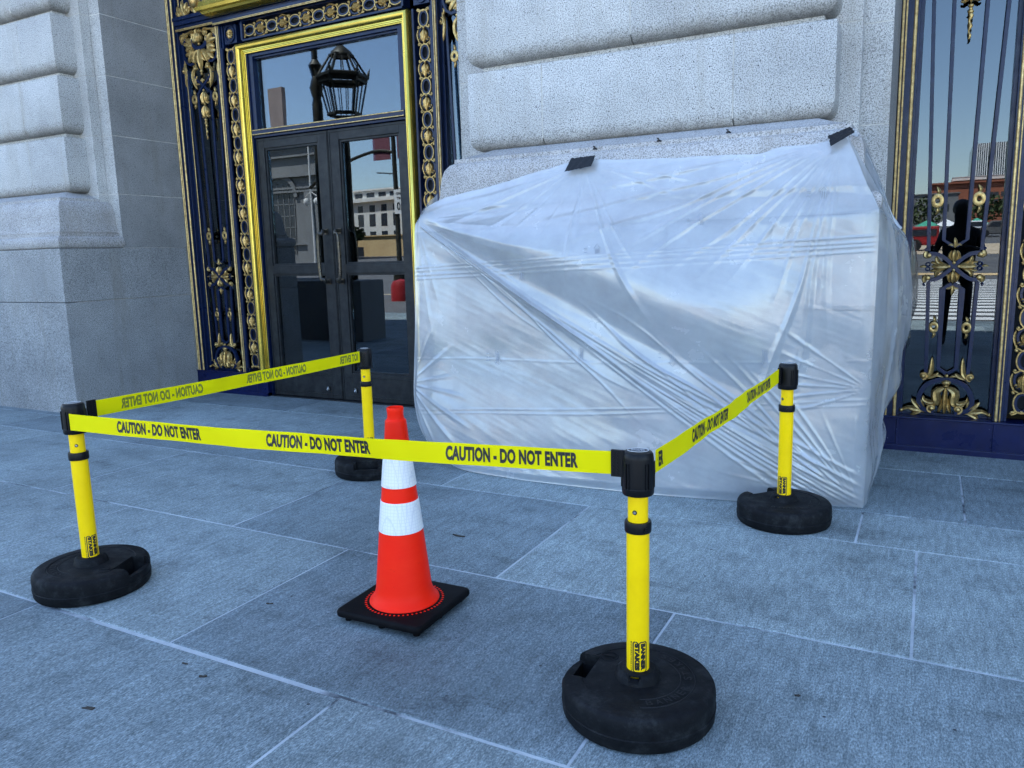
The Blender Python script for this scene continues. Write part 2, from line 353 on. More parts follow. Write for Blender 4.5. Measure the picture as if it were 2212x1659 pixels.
def pier(xa, xb, label, joints, ped_l=0.0, mould_l=0.0):
    root = empty('granite_pier', ((xa + xb) / 2, 4.7, 0), label, 'stone pier', 'granite piers along the facade')
    o0 = Vector(root.location)
    def P(name, mb, mt, **kw):
        mb.v = [(p[0] - o0.x, p[1] - o0.y, p[2]) for p in mb.v]; return obj(name, mb, mt, root, **kw)
    cm = MB().box(xa + .0015, xb - .0015, 4.6938, 6.3, 1.43, 6.45).box(xa + .1415, xb - .1415, 4.6012, 4.69, 1.5, 6.45).box(xa + .01, xb - .01, 4.2, 6.3, 0, 1.425).box(xa + .318, xb - .318, 4.482, 4.62, 1.5, 6.45)
    P('mortar_core', cm, M['lime'], smooth=0)
    zs = [1.43] + COURSE
    for i in range(len(zs) - 1):
        z0, z1 = zs[i] + .0025, zs[i + 1] - .0025
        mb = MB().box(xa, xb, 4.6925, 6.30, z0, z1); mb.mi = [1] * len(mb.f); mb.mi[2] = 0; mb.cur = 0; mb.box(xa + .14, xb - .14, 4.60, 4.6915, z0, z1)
        P('ashlar_course', mb, [M['granite'], M['granite_reveal']], smooth=0, bevel=.003)
    for i, zj in enumerate(COURSE[:-1]):
        mb = MB(); js = joints.get(i, [xa + .9 + .3 * (i % 2), xb - .8]); xs = [xa + .24] + js + [xb - .24]
        for k in range(len(xs) - 1):
            a = xs[k] + (.003 if k else 0); b = xs[k + 1] - (.003 if k < len(xs) - 2 else 0)
            rings = []
            for e, dz in BP:
                rings.append(rring(a + (e if k == 0 else 0), b - (e if k == len(xs) - 2 else 0), 4.40 + e * .93, 4.6015, .022 if 0 else .004, zj + dz))
            loft(mb, rings)
        for xj in js: jm = MB().box(xj - .0032, xj + .0032, 4.403, 4.5, zj + .06, zj + .482); P('vertical_joint', jm, M['lime'], smooth=0)
        ro_ = P('rusticated_block', mb, M['granite'], smooth=40); sa = ro_.data.attributes.new('lower_tone', 'FLOAT', 'POINT'); sa.data.foreach_set('value', [max(0, min(.62, .62 * (1 - (v_.co.z - zj - .03) / .075))) for v_ in ro_.data.vertices])
        if i: 
            mb = MB().box(xa + .312, xb - .312, 4.472, 4.60, zj - .018, zj + .018); P('block_neck', mb, M['granite'], smooth=0)
    # base moulding
    prof = [(.010, 1.432), (-.004, 1.442), (-.014, 1.460), (-.017, 1.482), (-.014, 1.505), (-.003, 1.523), (.012, 1.532), (.038, 1.533), (.038, 1.558), (.056, 1.5585), (.052, 1.575), (.060, 1.60), (.068, 1.64), (.074, 1.70), (.080, 1.755), (.094, 1.80), (.118, 1.832), (.140, 1.843), (.142, 1.868), (.17, 1.872), (.235, 1.895), (.32, 1.93)]
    mb = MB(); loft(mb, [[(xa + mould_l + e, 4.095 + e, z), (xb - e, 4.095 + e, z), (xb - e, 4.697, z), (xa + mould_l + e, 4.697, z)] for e, z in prof])
    P('base_moulding', mb, M['mould'], smooth=24)
    # pedestal in two courses with a slight batter
    for z0, z1, e in ((-.08, .970, .0), (.974, 1.43, .004)):
        mb = MB(); xs = [xa + ped_l, (xa + xb) / 2 + (.3 if e else -.25), xb]
        for k in range(2):
            a = xs[k] + (.0015 if k else 0); b = xs[k + 1] - (0 if k else .0015)
            loft(mb, [[(a + e, 4.075 + e + .006, z0), (b - e * .3, 4.075 + e + .006, z0), (b - e * .3, 5.375, z0), (a + e, 5.375, z0)], [(a + e, 4.085 + e, z1), (b - e * .3, 4.085 + e, z1), (b - e * .3, 5.375, z1), (a + e, 5.375, z1)]])
        P('pedestal_course', mb, M['granite_low'], smooth=0, bevel=.006)
    return root
pier(XR1 - PW, XR1, 'grey granite pier at the left edge, its pedestal bare and not wrapped', {2: [-7.235], 0: [-7.28]})
pier(XR2 - PW, XR2, 'speckled granite pier whose base is wrapped in clear plastic, between door and window', {0: [-2.114, -.985], 1: [-1.56], 2: [-2.0, -.99]}, ped_l=.06, mould_l=.085)
pier(XR2 + 3.63, XR2 + 3.63 + PW, 'granite pier beyond the right window bay', {})
# upper facade: casts the shade the whole terrace lies in
fb = MB().box(-60, 40, 4.5, 24, 6.45, 14.6).box(-60, XR1 - PW, 4.6, 24, 0, 6.449).box(XR2 + 3.63 + PW, 40, 4.6, 24, 0, 6.449)
for x in range(-56, 40, 4): fb.box(x, x + 1.8, 4.3, 4.499, 7.0, 13.4)
fb.box(-60, 40, 4.1, 4.499, 13.6, 14.6)
fo = tag(obj('stone_facade', fb, M['granite'], smooth=0), 'upper storeys of the granite building above the doors', 'building')
db = MB().box(XR1, XR2 + 3.63, 6.9, 7.2, -.1, 6.44).box(XR1, XR2 + 3.63, 5.46, 7.2, 6.25, 6.449).box(XR1 - .1, XR1 - .002, 6.3, 6.9, 0, 6.44)
obj('interior_wall', db, M['curtain'], fo, smooth=0)

# ------------------------------------------------------------ ornament meshes (local: x, y0=0 plane, -y outward, z up)
def spiral(cx, cz, r0, r1, a0, turns, n=22, y=0):
    return [(cx + (r0 + (r1 - r0) * i / (n - 1)) * cos(a0 + turns * 2 * pi * i / (n - 1)), y, cz + (r0 + (r1 - r0) * i / (n - 1)) * sin(a0 + turns * 2 * pi * i / (n - 1))) for i in range(n)]
def mirror(mb):
    return MB().add(mb.v, mb.f).add([(-p[0], p[1], p[2]) for p in mb.v], [q[::-1] for q in mb.f])
def oval_link():
    g = MB(); b = MB()
    b.strap([(.030 * cos(a), .046 * sin(a)) for a in [2 * pi * k / 20 for k in range(20)]], .013, -.012, .002, closed=True)
    for sg in (1, -1):
        pts = [(.038 * cos(a) * sg + .003 * sg, -.013, .056 * sin(a)) for a in [radians(-118 + 236 * k / 18) for k in range(19)]]
        e1 = [(-.030 * sg, -.014, .060), (-.043 * sg, -.014, .066), (-.050 * sg, -.014, .058), (-.046 * sg, -.014, .049)]
        e0 = [(p[0], p[1], -p[2]) for p in reversed(e1)]
        g.tube(e0 + pts + e1, .0048, 6)
        for z in (.053, -.053): g.ball((-.0445 * sg, -.015, z), .0085, sy=.8, n=6)
    return g, b
def tulip_rot():
    g = MB(); b = MB()
    for sg in (1, -1):
        b.strap([(sg * .043 * cos(a), .01 + .050 * sin(a)) for a in [radians(80 - 150 * k / 12) for k in range(13)]], .012, -.010, .002)
        g.leaf([(sg * .052, .045), (sg * .059, .005), (sg * .046, -.045)], .008, -.004, .010)
        g.leaf([(sg * .046, -.030), (sg * .043, -.052), (sg * .034, -.070)], .006, -.004, .008)
        g.leaf([(sg * .003, .036), (sg * .022, .012), (sg * .016, -.018), (sg * .034, -.034)], .011, -.008, .020, n=9)
        g.leaf([(sg * .020, -.018), (sg * .036, -.016), (sg * .042, -.026)], .006, -.006, .010, n=5)
    g.leaf([(0, .042), (0, .006), (0, -.064)], .015, -.010, .024, n=9, blunt=1.0); g.leaf([(-.004, .03), (-.013, .0), (-.010, -.040)], .007, -.018, .012); g.leaf([(.004, .03), (.013, .0), (.010, -.040)], .007, -.018, .012)
    g.ball((0, -.016, .050), .0095, n=8)
    return g, b
def ring_orn(sc=1.0):
    g = MB(); n = 20
    ro, ri = .034, .013
    for i in range(n):
        pass
    prof = [(ri, 0), (ri, .010), ((ri + ro) / 2, .014), (ro, .009), (ro, 0)]
    v = []; f = []
    for i in range(n):
        a = 2 * pi * i / n
        for r, d in prof: v.append((r * cos(a), -d, r * sin(a) * 1.22))
    m = len(prof)
    for i in range(n):
        for k in range(m): f.append((i * m + k, i * m + (k + 1) % m, ((i + 1) % n) * m + (k + 1) % m, ((i + 1) % n) * m + k))
    g.add(v, f)
    for s_ in (1, -1): g.leaf([(0, s_ * .040), (.007, s_ * .056), (-.006 , s_ * .082)], .011, 0, .014)
    return g.xf(lambda x, y, z: (x * sc, y, z * sc))
def tulip_big(L=.105, w=.036):
    g = MB(); 
    g.leaf([(0, L / 2), (0, 0), (0, -L / 2)], w * .42, -.008, .034, n=10, blunt=1.0)
    for s_ in (1, -1):
        g.leaf([(s_ * .004, L / 2 - .004), (s_ * w * .62, .012), (s_ * w * .40, -L / 2 + .012)], w * .34, -.006, .028, n=9)
        g.leaf([(s_ * .006, L / 2 - .01), (s_ * w * 1.02, .008), (s_ * w * .62, -L * .30), (s_ * w * .95, -L * .46)], w * .26, -.003, .022, n=10)
        g.leaf([(s_ * w * .3, -L * .15), (s_ * w * .95, -L * .38), (s_ * w * 1.3, -L * .30)], .009, -.003, .014)
    g.ball((0, -.012, L / 2 + .012), .011)
    return g
def acanthus(mb, bx, bz, ang, L, n=5, spread=70, w=.02, h=.022, curl=.25):
    for k in range(n):
        t = (k - (n - 1) / 2) / max(1, (n - 1) / 2); a = radians(ang + t * spread); l = L * (1 - .35 * abs(t))
        dx, dz = cos(a), sin(a); nx, nz = -dz, dx; c = curl * t * l
        mb.leaf([(bx, bz), (bx + dx * l * .5 + nx * c * .25, bz + dz * l * .5 + nz * c * .25), (bx + dx * l + nx * c, bz + dz * l + nz * c)], w, -.003 - .002 * (n - abs(t) * n), h)
    return mb
def crown_orn():      # local origin at panel centre, z absolute from 2.43 to 3.42
    g = MB(); b = MB()
    b.strap([(.105 * cos(a), 3.345 + .085 * sin(a)) for a in [radians(178 + 184 * k / 16) for k in range(17)]], .034, -.02, .004)
    for s_ in (1, -1):
        b.strap([(s_ * .185, 3.37), (s_ * .222, 3.30), (s_ * .222, 3.22), (s_ * .195, 3.155), (s_ * .15, 3.128), (s_ * .10, 3.135)], .020, -.016, .004)
        sp = spiral(s_ * .083, 3.392, .040, .010, radians(170 if s_ > 0 else 10), .9 * -s_ * 1.0)
        g.tube([(s_ * .27, 0 - .01, 3.355), (s_ * .24, -.012, 3.40), (s_ * .17, -.014, 3.405), (s_ * .13, -.014, 3.41)] + [(p[0], -.014, p[2]) for p in spiral(s_ * .085, 3.39, .034, .008, radians(90), -s_ * .0 + (1.1 * s_))], .0105, 6)
        g.ball((s_ * .085, -.016, 3.388), .017)
        acanthus(g, s_ * .20, 3.395, 90 - s_ * 150, .085, 3, 40, .018, .02)
        g.leaf([(s_ * .15, 3.40), (s_ * .20, 3.385), (s_ * .26, 3.34)], .024, -.006, .022)
        acanthus(g, s_ * .095, 3.290, 90 - s_ * 75, .125, 5, 62, .026, .026)
        acanthus(g, s_ * .085, 3.235, 90 - s_ * 118, .135, 4, 42, .026, .024)
        g.leaf([(s_ * .01, 3.245), (s_ * .065, 3.21), (s_ * .085, 3.125)], .026, -.008, .026)
        g.tube([(p[0], -.014, p[2]) for p in spiral(s_ * .10, 3.155, .022, .006, radians(90 - s_ * 90), s_ * 1.0)], .007, 6); g.ball((s_ * .10, -.014, 3.150), .012)
        # lower lyre scrolls
        g.leaf([(s_ * .070, 3.105), (s_ * .118, 3.06), (s_ * .122, 2.98), (s_ * .085, 2.90)], .018, -.006, .020, n=10)
        g.tube([(s_ * .06, -.012, 3.075), (s_ * .075, -.012, 3.115), (s_ * .105, -.012, 3.105)], .012, 6); g.ball((s_ * .085, -.016, 3.085), .019)
        g.leaf([(s_ * .075, 3.02), (s_ * .10, 2.955), (s_ * .045, 2.945)], .012, -.006, .014)
        g.leaf([(s_ * .235, 3.15), (s_ * .215, 3.05), (s_ * .235, 2.94)], .018, -.004, .018)
        g.tube([(p[0], -.012, p[2]) for p in spiral(s_ * .245, 3.085, .026, .007, radians(90), s_ * 1.0)], .0075, 6); g.ball((s_ * .246, -.013, 3.082), .014)
        g.leaf([(s_ * .23, 3.12), (s_ * .215, 3.16), (s_ * .235, 3.18)], .011, -.004, .012)
        b.strap([(s_ * .14, 3.04), (s_ * .075, 2.98), (0, 2.925), (-s_ * .07, 2.865)], .019, -.014 - .002 * s_, .002 - .002 * s_)
    g.ball((0, -.020, 3.350), .047, sx=1.0, sy=.7, sz=.95, n=14)
    for k in range(5): g.leaf([((k - 2) * .012, 3.31), ((k - 2) * .024, 3.35), ((k - 2) * .014, 3.385)], .011, -.045, .016)
    g.leaf([(-.012, 3.385), (-.02, 3.41), (-.004, 3.43)], .020, -.02, .02); g.leaf([(.012, 3.385), (.024, 3.41), (.008, 3.43)], .018, -.02, .02)
    g.ball((0, -.02, 3.295), .014)
    g.leaf([(0, 3.25), (0, 3.17), (0, 3.06)], .030, -.014, .034, n=10)
    acanthus(g, 0, 3.23, -90, .12, 5, 48, .020, .024)
    for z, r in ((3.055, .016), (3.03, .012), (2.985, .008), (2.972, .014), (2.958, .008)): g.ball((0, -.016, z), r)
    for s_ in (1, -1): g.ball((s_ * .017, -.014, 2.972), .010)
    return g, b
def pendant_orn():
    g = MB()
    for z in (2.815, 2.690): 
        t = tulip_big(.115, .040); g.add([(p[0], p[1], p[2] + z) for p in t.v], t.f)
    for z, r in ((2.617, .016), (2.60, .012), (2.585, .017)): g.ball((0, -.014, z), r, sz=.7)
    g.tube([(.005 * sin(k * 1.35), -.014, 2.575 - .0115 * k) for k in range(13)], [.011 - .0005 * k + .003 * sin(k * 1.35) for k in range(13)], 8)
    return g
def cross_orn():
    g = MB(); b = MB()
    for s_ in (1, -1):
        pts = [(-.135 * s_, 1.222), (-.085 * s_, 1.215), (-.040 * s_, 1.185), (0, 1.142), (.045 * s_, 1.098), (.09 * s_, 1.066), (.130 * s_, 1.062)]
        b.strap([tuple(p) for p in interp(pts, 19)], .022, -.016 - .003 * s_, .004 - .003 * s_)
        for zz, dz in ((1.222, 1), (1.062, -1)):
            g.leaf([(s_ * .150, zz + dz * .018), (s_ * .152, zz - dz * .012), (s_ * .128, zz - dz * .020)], .016, -.005, .018)
            g.ball((s_ * .136, -.014, zz - dz * .012), .016, sy=.7)
            b.tube([(s_ * .150, -.008, zz + dz * .012), (s_ * .160, -.008, zz + dz * .026), (s_ * .150, -.008, zz + dz * .034)], .005, 5)
        g.leaf([(s_ * .022, 1.142), (s_ * .07, 1.146), (s_ * .118, 1.142)], .021, -.008, .032)
        for q in (1, -1):
            g.leaf([(s_ * .04, 1.142 + q * .006), (s_ * .085, 1.142 + q * .030), (s_ * .095, 1.142 + q * .062)], .014, -.005, .022)
            g.leaf([(s_ * .06, 1.142 + q * .008), (s_ * .10, 1.142 + q * .022), (s_ * .125, 1.142 + q * .026)], .009, -.004, .014)
        g.ball((s_ * .026, -.014, 1.142), .010)
        for q in (1, -1): b.tube([(s_ * .138 + .012 * cos(a), -.006, 1.142 + q * .014 + .011 * sin(a)) for a in [2 * pi * k / 10 for k in range(10)]], .0035, 5, closed=True)
        g.leaf([(s_ * .145, 1.142), (s_ * .162, 1.145), (s_ * .182, 1.142)], .007, -.004, .010)
    for q in (1, -1):
        z = 1.142 + q * .062
        g.leaf([(0, z - q * .034), (0, z), (0, z + q * .036)], .017, -.010, .030)
        for s_ in (1, -1): g.leaf([(s_ * .006, z - q * .028), (s_ * .024, z), (s_ * .014, z + q * .034)], .011, -.006, .022)
        for s_ in (1, -1): g.leaf([(s_ * .01, z + q * .01), (s_ * .034, z - q * .012), (s_ * .045, z - q * .004)], .007, -.004, .012)
        g.ball((0, -.016, z - q * .040), .010)
        z2 = 1.142 + q * .128
        g.leaf([(0, z2 - q * .016), (.003, z2 + q * .012), (-.003, z2 + q * .045)], .011, -.004, .016)
        for s_ in (1, -1): g.leaf([(0, z2 - q * .012), (s_ * .02, z2 + q * .004), (s_ * .036, z2 - q * .004)], .008, -.004, .012)
    return g, b
def base_orn():
    g = MB(); b = MB()
    b.strap([tuple(p) for p in interp([(-.055, .245), (-.120, .262), (-.145, .325), (-.105, .415), (0, .452), (.105, .415), (.145, .325), (.120, .262), (.055, .245)], 33)], .026, -.022, .004)
    for s_ in (1, -1):
        g.tube([(p[0], -.018, p[2]) for p in spiral(s_ * .072, .268, .026, .006, radians(-90), s_ * 1.2)], .008, 6); g.ball((s_ * .072, -.018, .266), .017)
        acanthus(g, s_ * .12, .248, 90 - s_ * 62, .11, 4, 42, .017, .022)
        g.leaf([(s_ * .08, .243), (s_ * .16, .250), (s_ * .20, .262), (s_ * .245, .240)], .015, -.006, .018, n=10); g.ball((s_ * .240, -.012, .244), .012)
        # upper scrolls
        g.tube([(p[0], -.016, p[2]) for p in spiral(s_ * .128, .470, .024, .006, radians(-90), -s_ * 1.1)], .0075, 6); g.ball((s_ * .128, -.018, .468), .017)
        g.leaf([(s_ * .125, .450), (s_ * .088, .490), (s_ * .083, .585)], .016, -.006, .020, n=9)
        g.leaf([(s_ * .105, .452), (s_ * .066, .470), (s_ * .045, .490)], .012, -.006, .016)
        g.leaf([(s_ * .075, .462), (s_ * .045, .474), (s_ * .012, .462)], .008, -.006, .012)
        # central palmette halves
        g.leaf([(s_ * .008, .400), (s_ * .050, .370), (s_ * .045, .310), (s_ * .062, .285)], .028, -.012, .034, n=10)
        g.leaf([(s_ * .038, .345), (s_ * .070, .305), (s_ * .115, .318), (s_ * .118, .345)], .014, -.008, .024, n=10)
        g.leaf([(s_ * .050, .320), (s_ * .080, .292), (s_ * .108, .296)], .012, -.006, .018)
        g.leaf([(s_ * .016, .33), (s_ * .022, .275), (s_ * .034, .243)], .013, -.012, .026)
    g.leaf([(0, .40), (0, .31), (0, .236)], .016, -.020, .034, n=9)
    g.ball((0, -.02, .432), .024, sx=1.1, sz=.7, n=12); g.ball((0, -.02, .412), .017, sz=.5, n=10); g.ball((0, -.018, .474), .011)
    return g, b
def rosette():
    g = MB()
    for k in range(12):
        a = 2 * pi * k / 12; g.leaf([(.008 * cos(a), .008 * sin(a) * 1.0), (.024 * cos(a), .024 * sin(a)), (.042 * cos(a), .042 * sin(a))], .0095, -.004, .014, n=5)
    g.ball((0, -.012, 0), .011, sy=.7)
    return g
ORN = {}
def onx(key, g, b=None):
    """gold mesh with optional blue bars baked as second material"""
    mb = MB(); mb.cur = 0; mb.add(g.v, g.f)
    if b: mb.cur = 1; mb.add(b.v, b.f)
    return mb
GB = [M['gold'], M['blue']]

def portal(xc, label, near=True):
    root = empty('bronze_portal', (xc, 5.4, 0), label, 'doorway', 'blue and gold doorways between the piers')
    def P(name, mb, mt, parent=root, y=0.0, x=0.0, z=0.0, **kw):
        return obj(name, mb, mt, parent, loc=(x, y, z), **kw)
    H = 1.815
    # local coordinates: x relative to xc, y relative to 5.4
    for s_ in (1, -1):
        fr = MB()
        a, b = sorted((s_ * H, s_ * (H - .085))); fr.box(a, b, -.01, .16, .214, 6.2)
        a, b = sorted((s_ * (H - .085), s_ * (H - .10))); fr.box(a, b, .015, .16, .214, 6.2)
        jb = P('door_jamb', fr, M['blue'], smooth=0, bevel=.003); gl = MB()
        for xx, yy, r in ((H - .012, -.014, .0075), (H - .030, -.014, .0055), (H - .078, -.012, .0095)):
            gl.tube([(s_ * xx, yy, .216), (s_ * xx, yy, 6.2)], r, 8)
        pass
        if xc < -3 and s_ < 0: gl.tube([(-(H - .136), .052, .30), (-(H - .136), .052, 3.425)], .004, 6)
        obj('gilt_bead', gl, M['gold_line'], jb)
    # base blocks
    for s_ in (1, -1):
        bb = MB()
        a, b = sorted((s_ * H, s_ * .855)); bb.box(a, b, -.030, .16, -.02, .212)
        bb.box(a, b, -.046, .1, -.02, .035)
        a, b = sorted((s_ * (H - .085), s_ * (H - .62))); 
        for p in (H - .10, H - .62, .985): bb.box(s_ * p - .006, s_ * p + .006, -.035, 0, .0, .2135)
        a, b = sorted((s_ * (H), s_ * .855)); bb.box(a, b, -.036, .1, .203, .2155)
        P('base_panel', bb, M['blue_base'], smooth=0, bevel=.004)
    # crossbar and cornice
    cb = MB().box(-H + .085, H - .085, .005, .16, 3.445, 3.475).box(-H + .085, H - .085, -.012, .16, 3.4755, 3.515).box(-H + .085, H - .085, -.022, .16, 3.5155, 3.548).box(-1.19, 1.19, -.035, .1, 3.405, 3.442)
    P('lintel', cb, M['blue'], smooth=0, bevel=.003)
    gc = MB(); ce = [(-.03, 3.476), (-.05, 3.480), (-.06, 3.492), (-.075, 3.496), (-.085, 3.515), (-.115, 3.52), (-.125, 3.545), (-.10, 3.562), (-.09, 3.60), (.0, 3.60)]
    x0, x1 = -1.19, 1.19
    rings = [[(x0 - (-y) * 1.0, y, z), (x1 + (-y) * 1.0, y, z), (x1 + (-y), .05, z), (x0 - (-y), .05, z)] for y, z in ce]
    loft(gc, rings); P('cornice', gc, M['brass'], smooth=40)
    g2 = MB()
    for z in (3.402, 3.412): g2.tube([(-1.185, -.037, z), (1.185, -.037, z)], .004, 6)
    P('gilt_bead', g2, M['gold_line'])
    for s_ in (1, -1):
        g2 = MB()
        g2.tube([(s_ * (H - .10), .0, 3.441), (s_ * 1.215, .0, 3.441)], .0055, 6); g2.tube([(s_ * (H - .10), .0, 3.430), (s_ * 1.215, .0, 3.430)], .004, 6)
        P('gilt_bead', g2, M['gold_line'])
    # stiles beside side panels
    for s_ in (1, -1):
        st = MB(); a, b = sorted((s_ * 1.205, s_ * 1.150)); st.box(a, b, .004, .16, .216, 3.44); st.box(*sorted((s_ * 1.150, s_ * 1.132)), .022, .16, .216, 3.40)
        sp = P('stile', st, M['blue'], smooth=0, bevel=.003)
        g3 = MB().tube([(s_ * 1.188, .0, .218), (s_ * 1.188, .0, 3.40)], .0085, 8).tube([(s_ * 1.168, .001, .218), (s_ * 1.168, .001, 3.40)], .004, 6)
        obj('gilt_bead', g3, M['gold_line'], sp)
    # side panels
    for s_ in (1, -1):
        cx = s_ * (1.715 + 1.205) / 2
        pm = MB().box(cx - .258, cx + .258, .135, .150, .216, 3.44); 
        sp = P('side_panel', MB().box(cx - .26, cx - .235, .05, .149, .216, 3.44).box(cx + .235, cx + .26, .05, .149, .216, 3.44).box(cx - .234, cx + .234, .06, .149, .216, .232).box(cx - .234, cx + .234, .06, .149, 3.42, 3.44), M['blue'], smooth=0, bevel=.002)
        obj('glass_pane', MB().box(cx - .2345, cx + .2345, .10, .106, .2325, 3.4195), M['glass'], sp, smooth=0)
        gr = MB()
        def ox(z): return .098 + .034 * z
        def ix(z): return .040 + .0165 * z
        for q in (1, -1):
            gr.strap([(q * ox(3.08), 3.08), (q * ox(1.235), 1.235)], .021, -.010, .006)
            gr.strap([(q * ix(2.87), 2.87), (q * ix(1.30), 1.30), (q * .006, 1.262)], .021, -.010, .006)
            gr.strap([(q * ox(1.05) * .97, 1.05), (q * ox(.46) * .99, .46)], .021, -.010, .006)
            gr.strap([(q * .004, 1.038), (q * .052, 1.005), (q * .048, .52), (q * .004, .486)], .021, -.0105, .0055)
        gg = obj('grille', gr, M['blue'], sp, loc=(cx, .055, 0), smooth=0, bevel=.002)
        items = []
        for key, fn in (('crown_ornament', crown_orn), ('cross_ornament', cross_orn), ('base_ornament', base_orn)):
            if key not in ORN: g, b = fn(); ORN[key] = onx(key, g, b)
            items.append((key, ORN[key], 0, 0))
        if 'pendant_ornament' not in ORN: ORN['pendant_ornament'] = onx('', pendant_orn())
        if 'r1' not in ORN: ORN['r1'] = onx('', ring_orn(1.0)); ORN['r2'] = onx('', ring_orn(.82)); ORN['ro'] = onx('', ring_orn(1.05))
        items += [('pendant_ornament', ORN['pendant_ornament'], 0, 0)]
        for q in (1, -1): items += [('ring_ornament', ORN['ro'], q * .138, 2.815), ('ring_ornament', ORN['r1'], q * .108, 1.535), ('ring_ornament', ORN['r2'], q * .087, .772)]
        for nm, mb, dx, z in items:
            k = id(mb)
            if k in ORN: o = ORN[k].copy(); C.objects.link(o); o.parent = sp; o.location = (cx + dx, .055, z)
            else: o = obj(nm, mb, GB, sp, loc=(cx + dx, .055, z), smooth=50); ORN[k] = o
    # scroll bands
    def band(parent_name, cx, cz, n, pitch, vertical):
        L = (n - 1) * pitch / 2 + .075; rl = MB(); w = .078
        if vertical: rl.box(cx - w - .016, cx - w + .004, .004, .10, cz - L, cz + L).box(cx + w - .004, cx + w + .016, .004, .10, cz - L, cz + L)
        else: rl.box(cx - L, cx + L, .004, .10, cz - w - .014, cz - w + .004).box(cx - L, cx + L, .004, .10, cz + w - .004, cz + w + .0055).box(cx - L - .012, cx - L + .012, .005, .10, cz - w, cz + w).box(cx + L - .012, cx + L + .012, .005, .10, cz - w, cz + w)
        sp = P('scroll_band', rl, M['blue'], smooth=0, bevel=.002)
        obj('backing', (MB().box(cx - w, cx + w, .08, .10, cz - L, cz + L) if vertical else MB().box(cx - L, cx + L, .08, .10, cz - w, cz + w)), M['dark'], sp, smooth=0)
        for key, fn in (('ov', oval_link), ('tu', tulip_rot)):
            if key not in ORN: g, b = fn(); ORN[key] = onx('', g, b)
        seq = [('ov', k * pitch) for k in range(n)] + [('tu', (k + .5) * pitch) for k in range(n - 1)]
        for key, d in seq:
            d -= (n - 1) * pitch / 2; k = 'o' + key
            loc = (cx, .045, cz + d) if vertical else (cx + d, .045, cz); rot = (0, 0, 0) if vertical else (0, radians(-90), 0)
            if k in ORN: o = ORN[k].copy(); C.objects.link(o); o.parent = sp; o.location = loc; o.rotation_euler = rot
            else: o = obj('oval_link' if key == 'ov' else 'tulip_ornament', ORN[key], GB, sp, loc=loc, smooth=50); o.rotation_euler = rot; ORN[k] = o
            o.scale = (1.12, 1, 1.12)
        e = MB()
        for q in (1, -1):
            for j in range(3): e.leaf([((j - 1) * .03, q * (L - .006)), ((j - 1) * .036, q * (L - .018)), ((j - 1) * .03, q * (L - .03))], .011, -.006, .014, n=5)
        eo = obj('end_ornament', e, M['gold'], sp, loc=(cx, .045, cz) , smooth=50)
        if not vertical: eo.rotation_euler = (0, radians(90), 0)
        return sp
    for s_ in (1, -1): band('v', s_ * 1.058, .33 + 1.4, 12, .2545, True)
    band('h', 0, 3.318, 7, .268, False)
    for s_ in (1, -1):
        sq = MB().box(s_ * 1.045 - .075, s_ * 1.045 + .075, .03, .10, 3.235, 3.402); ps = P('corner_block', sq, M['blue'], smooth=0, bevel=.003)
        obj('rosette', rosette(), M['gold'], ps, loc=(s_ * 1.045, .028, 3.319), smooth=50)
        rg = MB().strap([(.058 * cos(a), .070 * sin(a)) for a in [2 * pi * k / 24 for k in range(24)]], .010, -.012, .002, closed=True); obj('rosette_ring', rg, M['blue'], ps, loc=(s_ * 1.045, .03, 3.319))
    # brass door surround (roll moulding, mitred)
    bs = MB(); zt = 3.205; zb = .216; w = .945
    prof = [(0, .04), (0, -.012), (.004, -.026), (.014, -.038), (.028, -.042), (.041, -.037), (.050, -.024), (.053, -.010), (.056, -.004), (.064, -.004), (.066, .004), (.074, .004), (.076, .012), (.084, .014), (.084, .06)]
    v = []; f = []; m_ = len(prof)
    for side in range(4):
        for d, y in prof:
            x = (w - d) * (1 if side > 1 else -1); z = zb if side in (0, 3) else zt - d
            v.append((x, y, z))
    for sg in range(3):
        for k in range(m_ - 1): f.append((sg * m_ + k, sg * m_ + k + 1, (sg + 1) * m_ + k + 1, (sg + 1) * m_ + k))
    bs.add(v, f); P('brass_surround', bs, M['brass'], smooth=35)
    # inner blue reveal
    rv = MB()
    for s_ in (1, -1): rv.box(*sorted((s_ * .8605, s_ * .85)), .02, .10, 0, 3.12); rv.box(*sorted((s_ * .8495, s_ * .80)), .035, .12, 2.462, 3.12)
    rv.box(-.86, .86, .02, .10, 3.1205, 3.135).box(-.7995, .7995, .035, .12, 3.092, 3.1199).box(-.7995, .7995, .055, .12, 3.075, 3.0915)
    P('reveal_lining', rv, M['blue'], smooth=0, bevel=.002)
    tb = MB().box(-.849, .849, .012, .12, 2.412, 2.4615).box(-.849, .849, .03, .12, 2.39, 2.4115)
    to = P('transom_bar', tb, M['blue'], smooth=0, bevel=.003)
    obj('gilt_bead', MB().tube([(-.845, .011, 2.418), (.845, .011, 2.418)], .0045, 6).tube([(-.845, .011, 2.455), (.845, .011, 2.455)], .0045, 6), M['gold_line'], to)
    P('transom_pane', MB().box(-.7994, .7994, .09, .096, 2.4621, 3.0749), M['glass'], smooth=0)
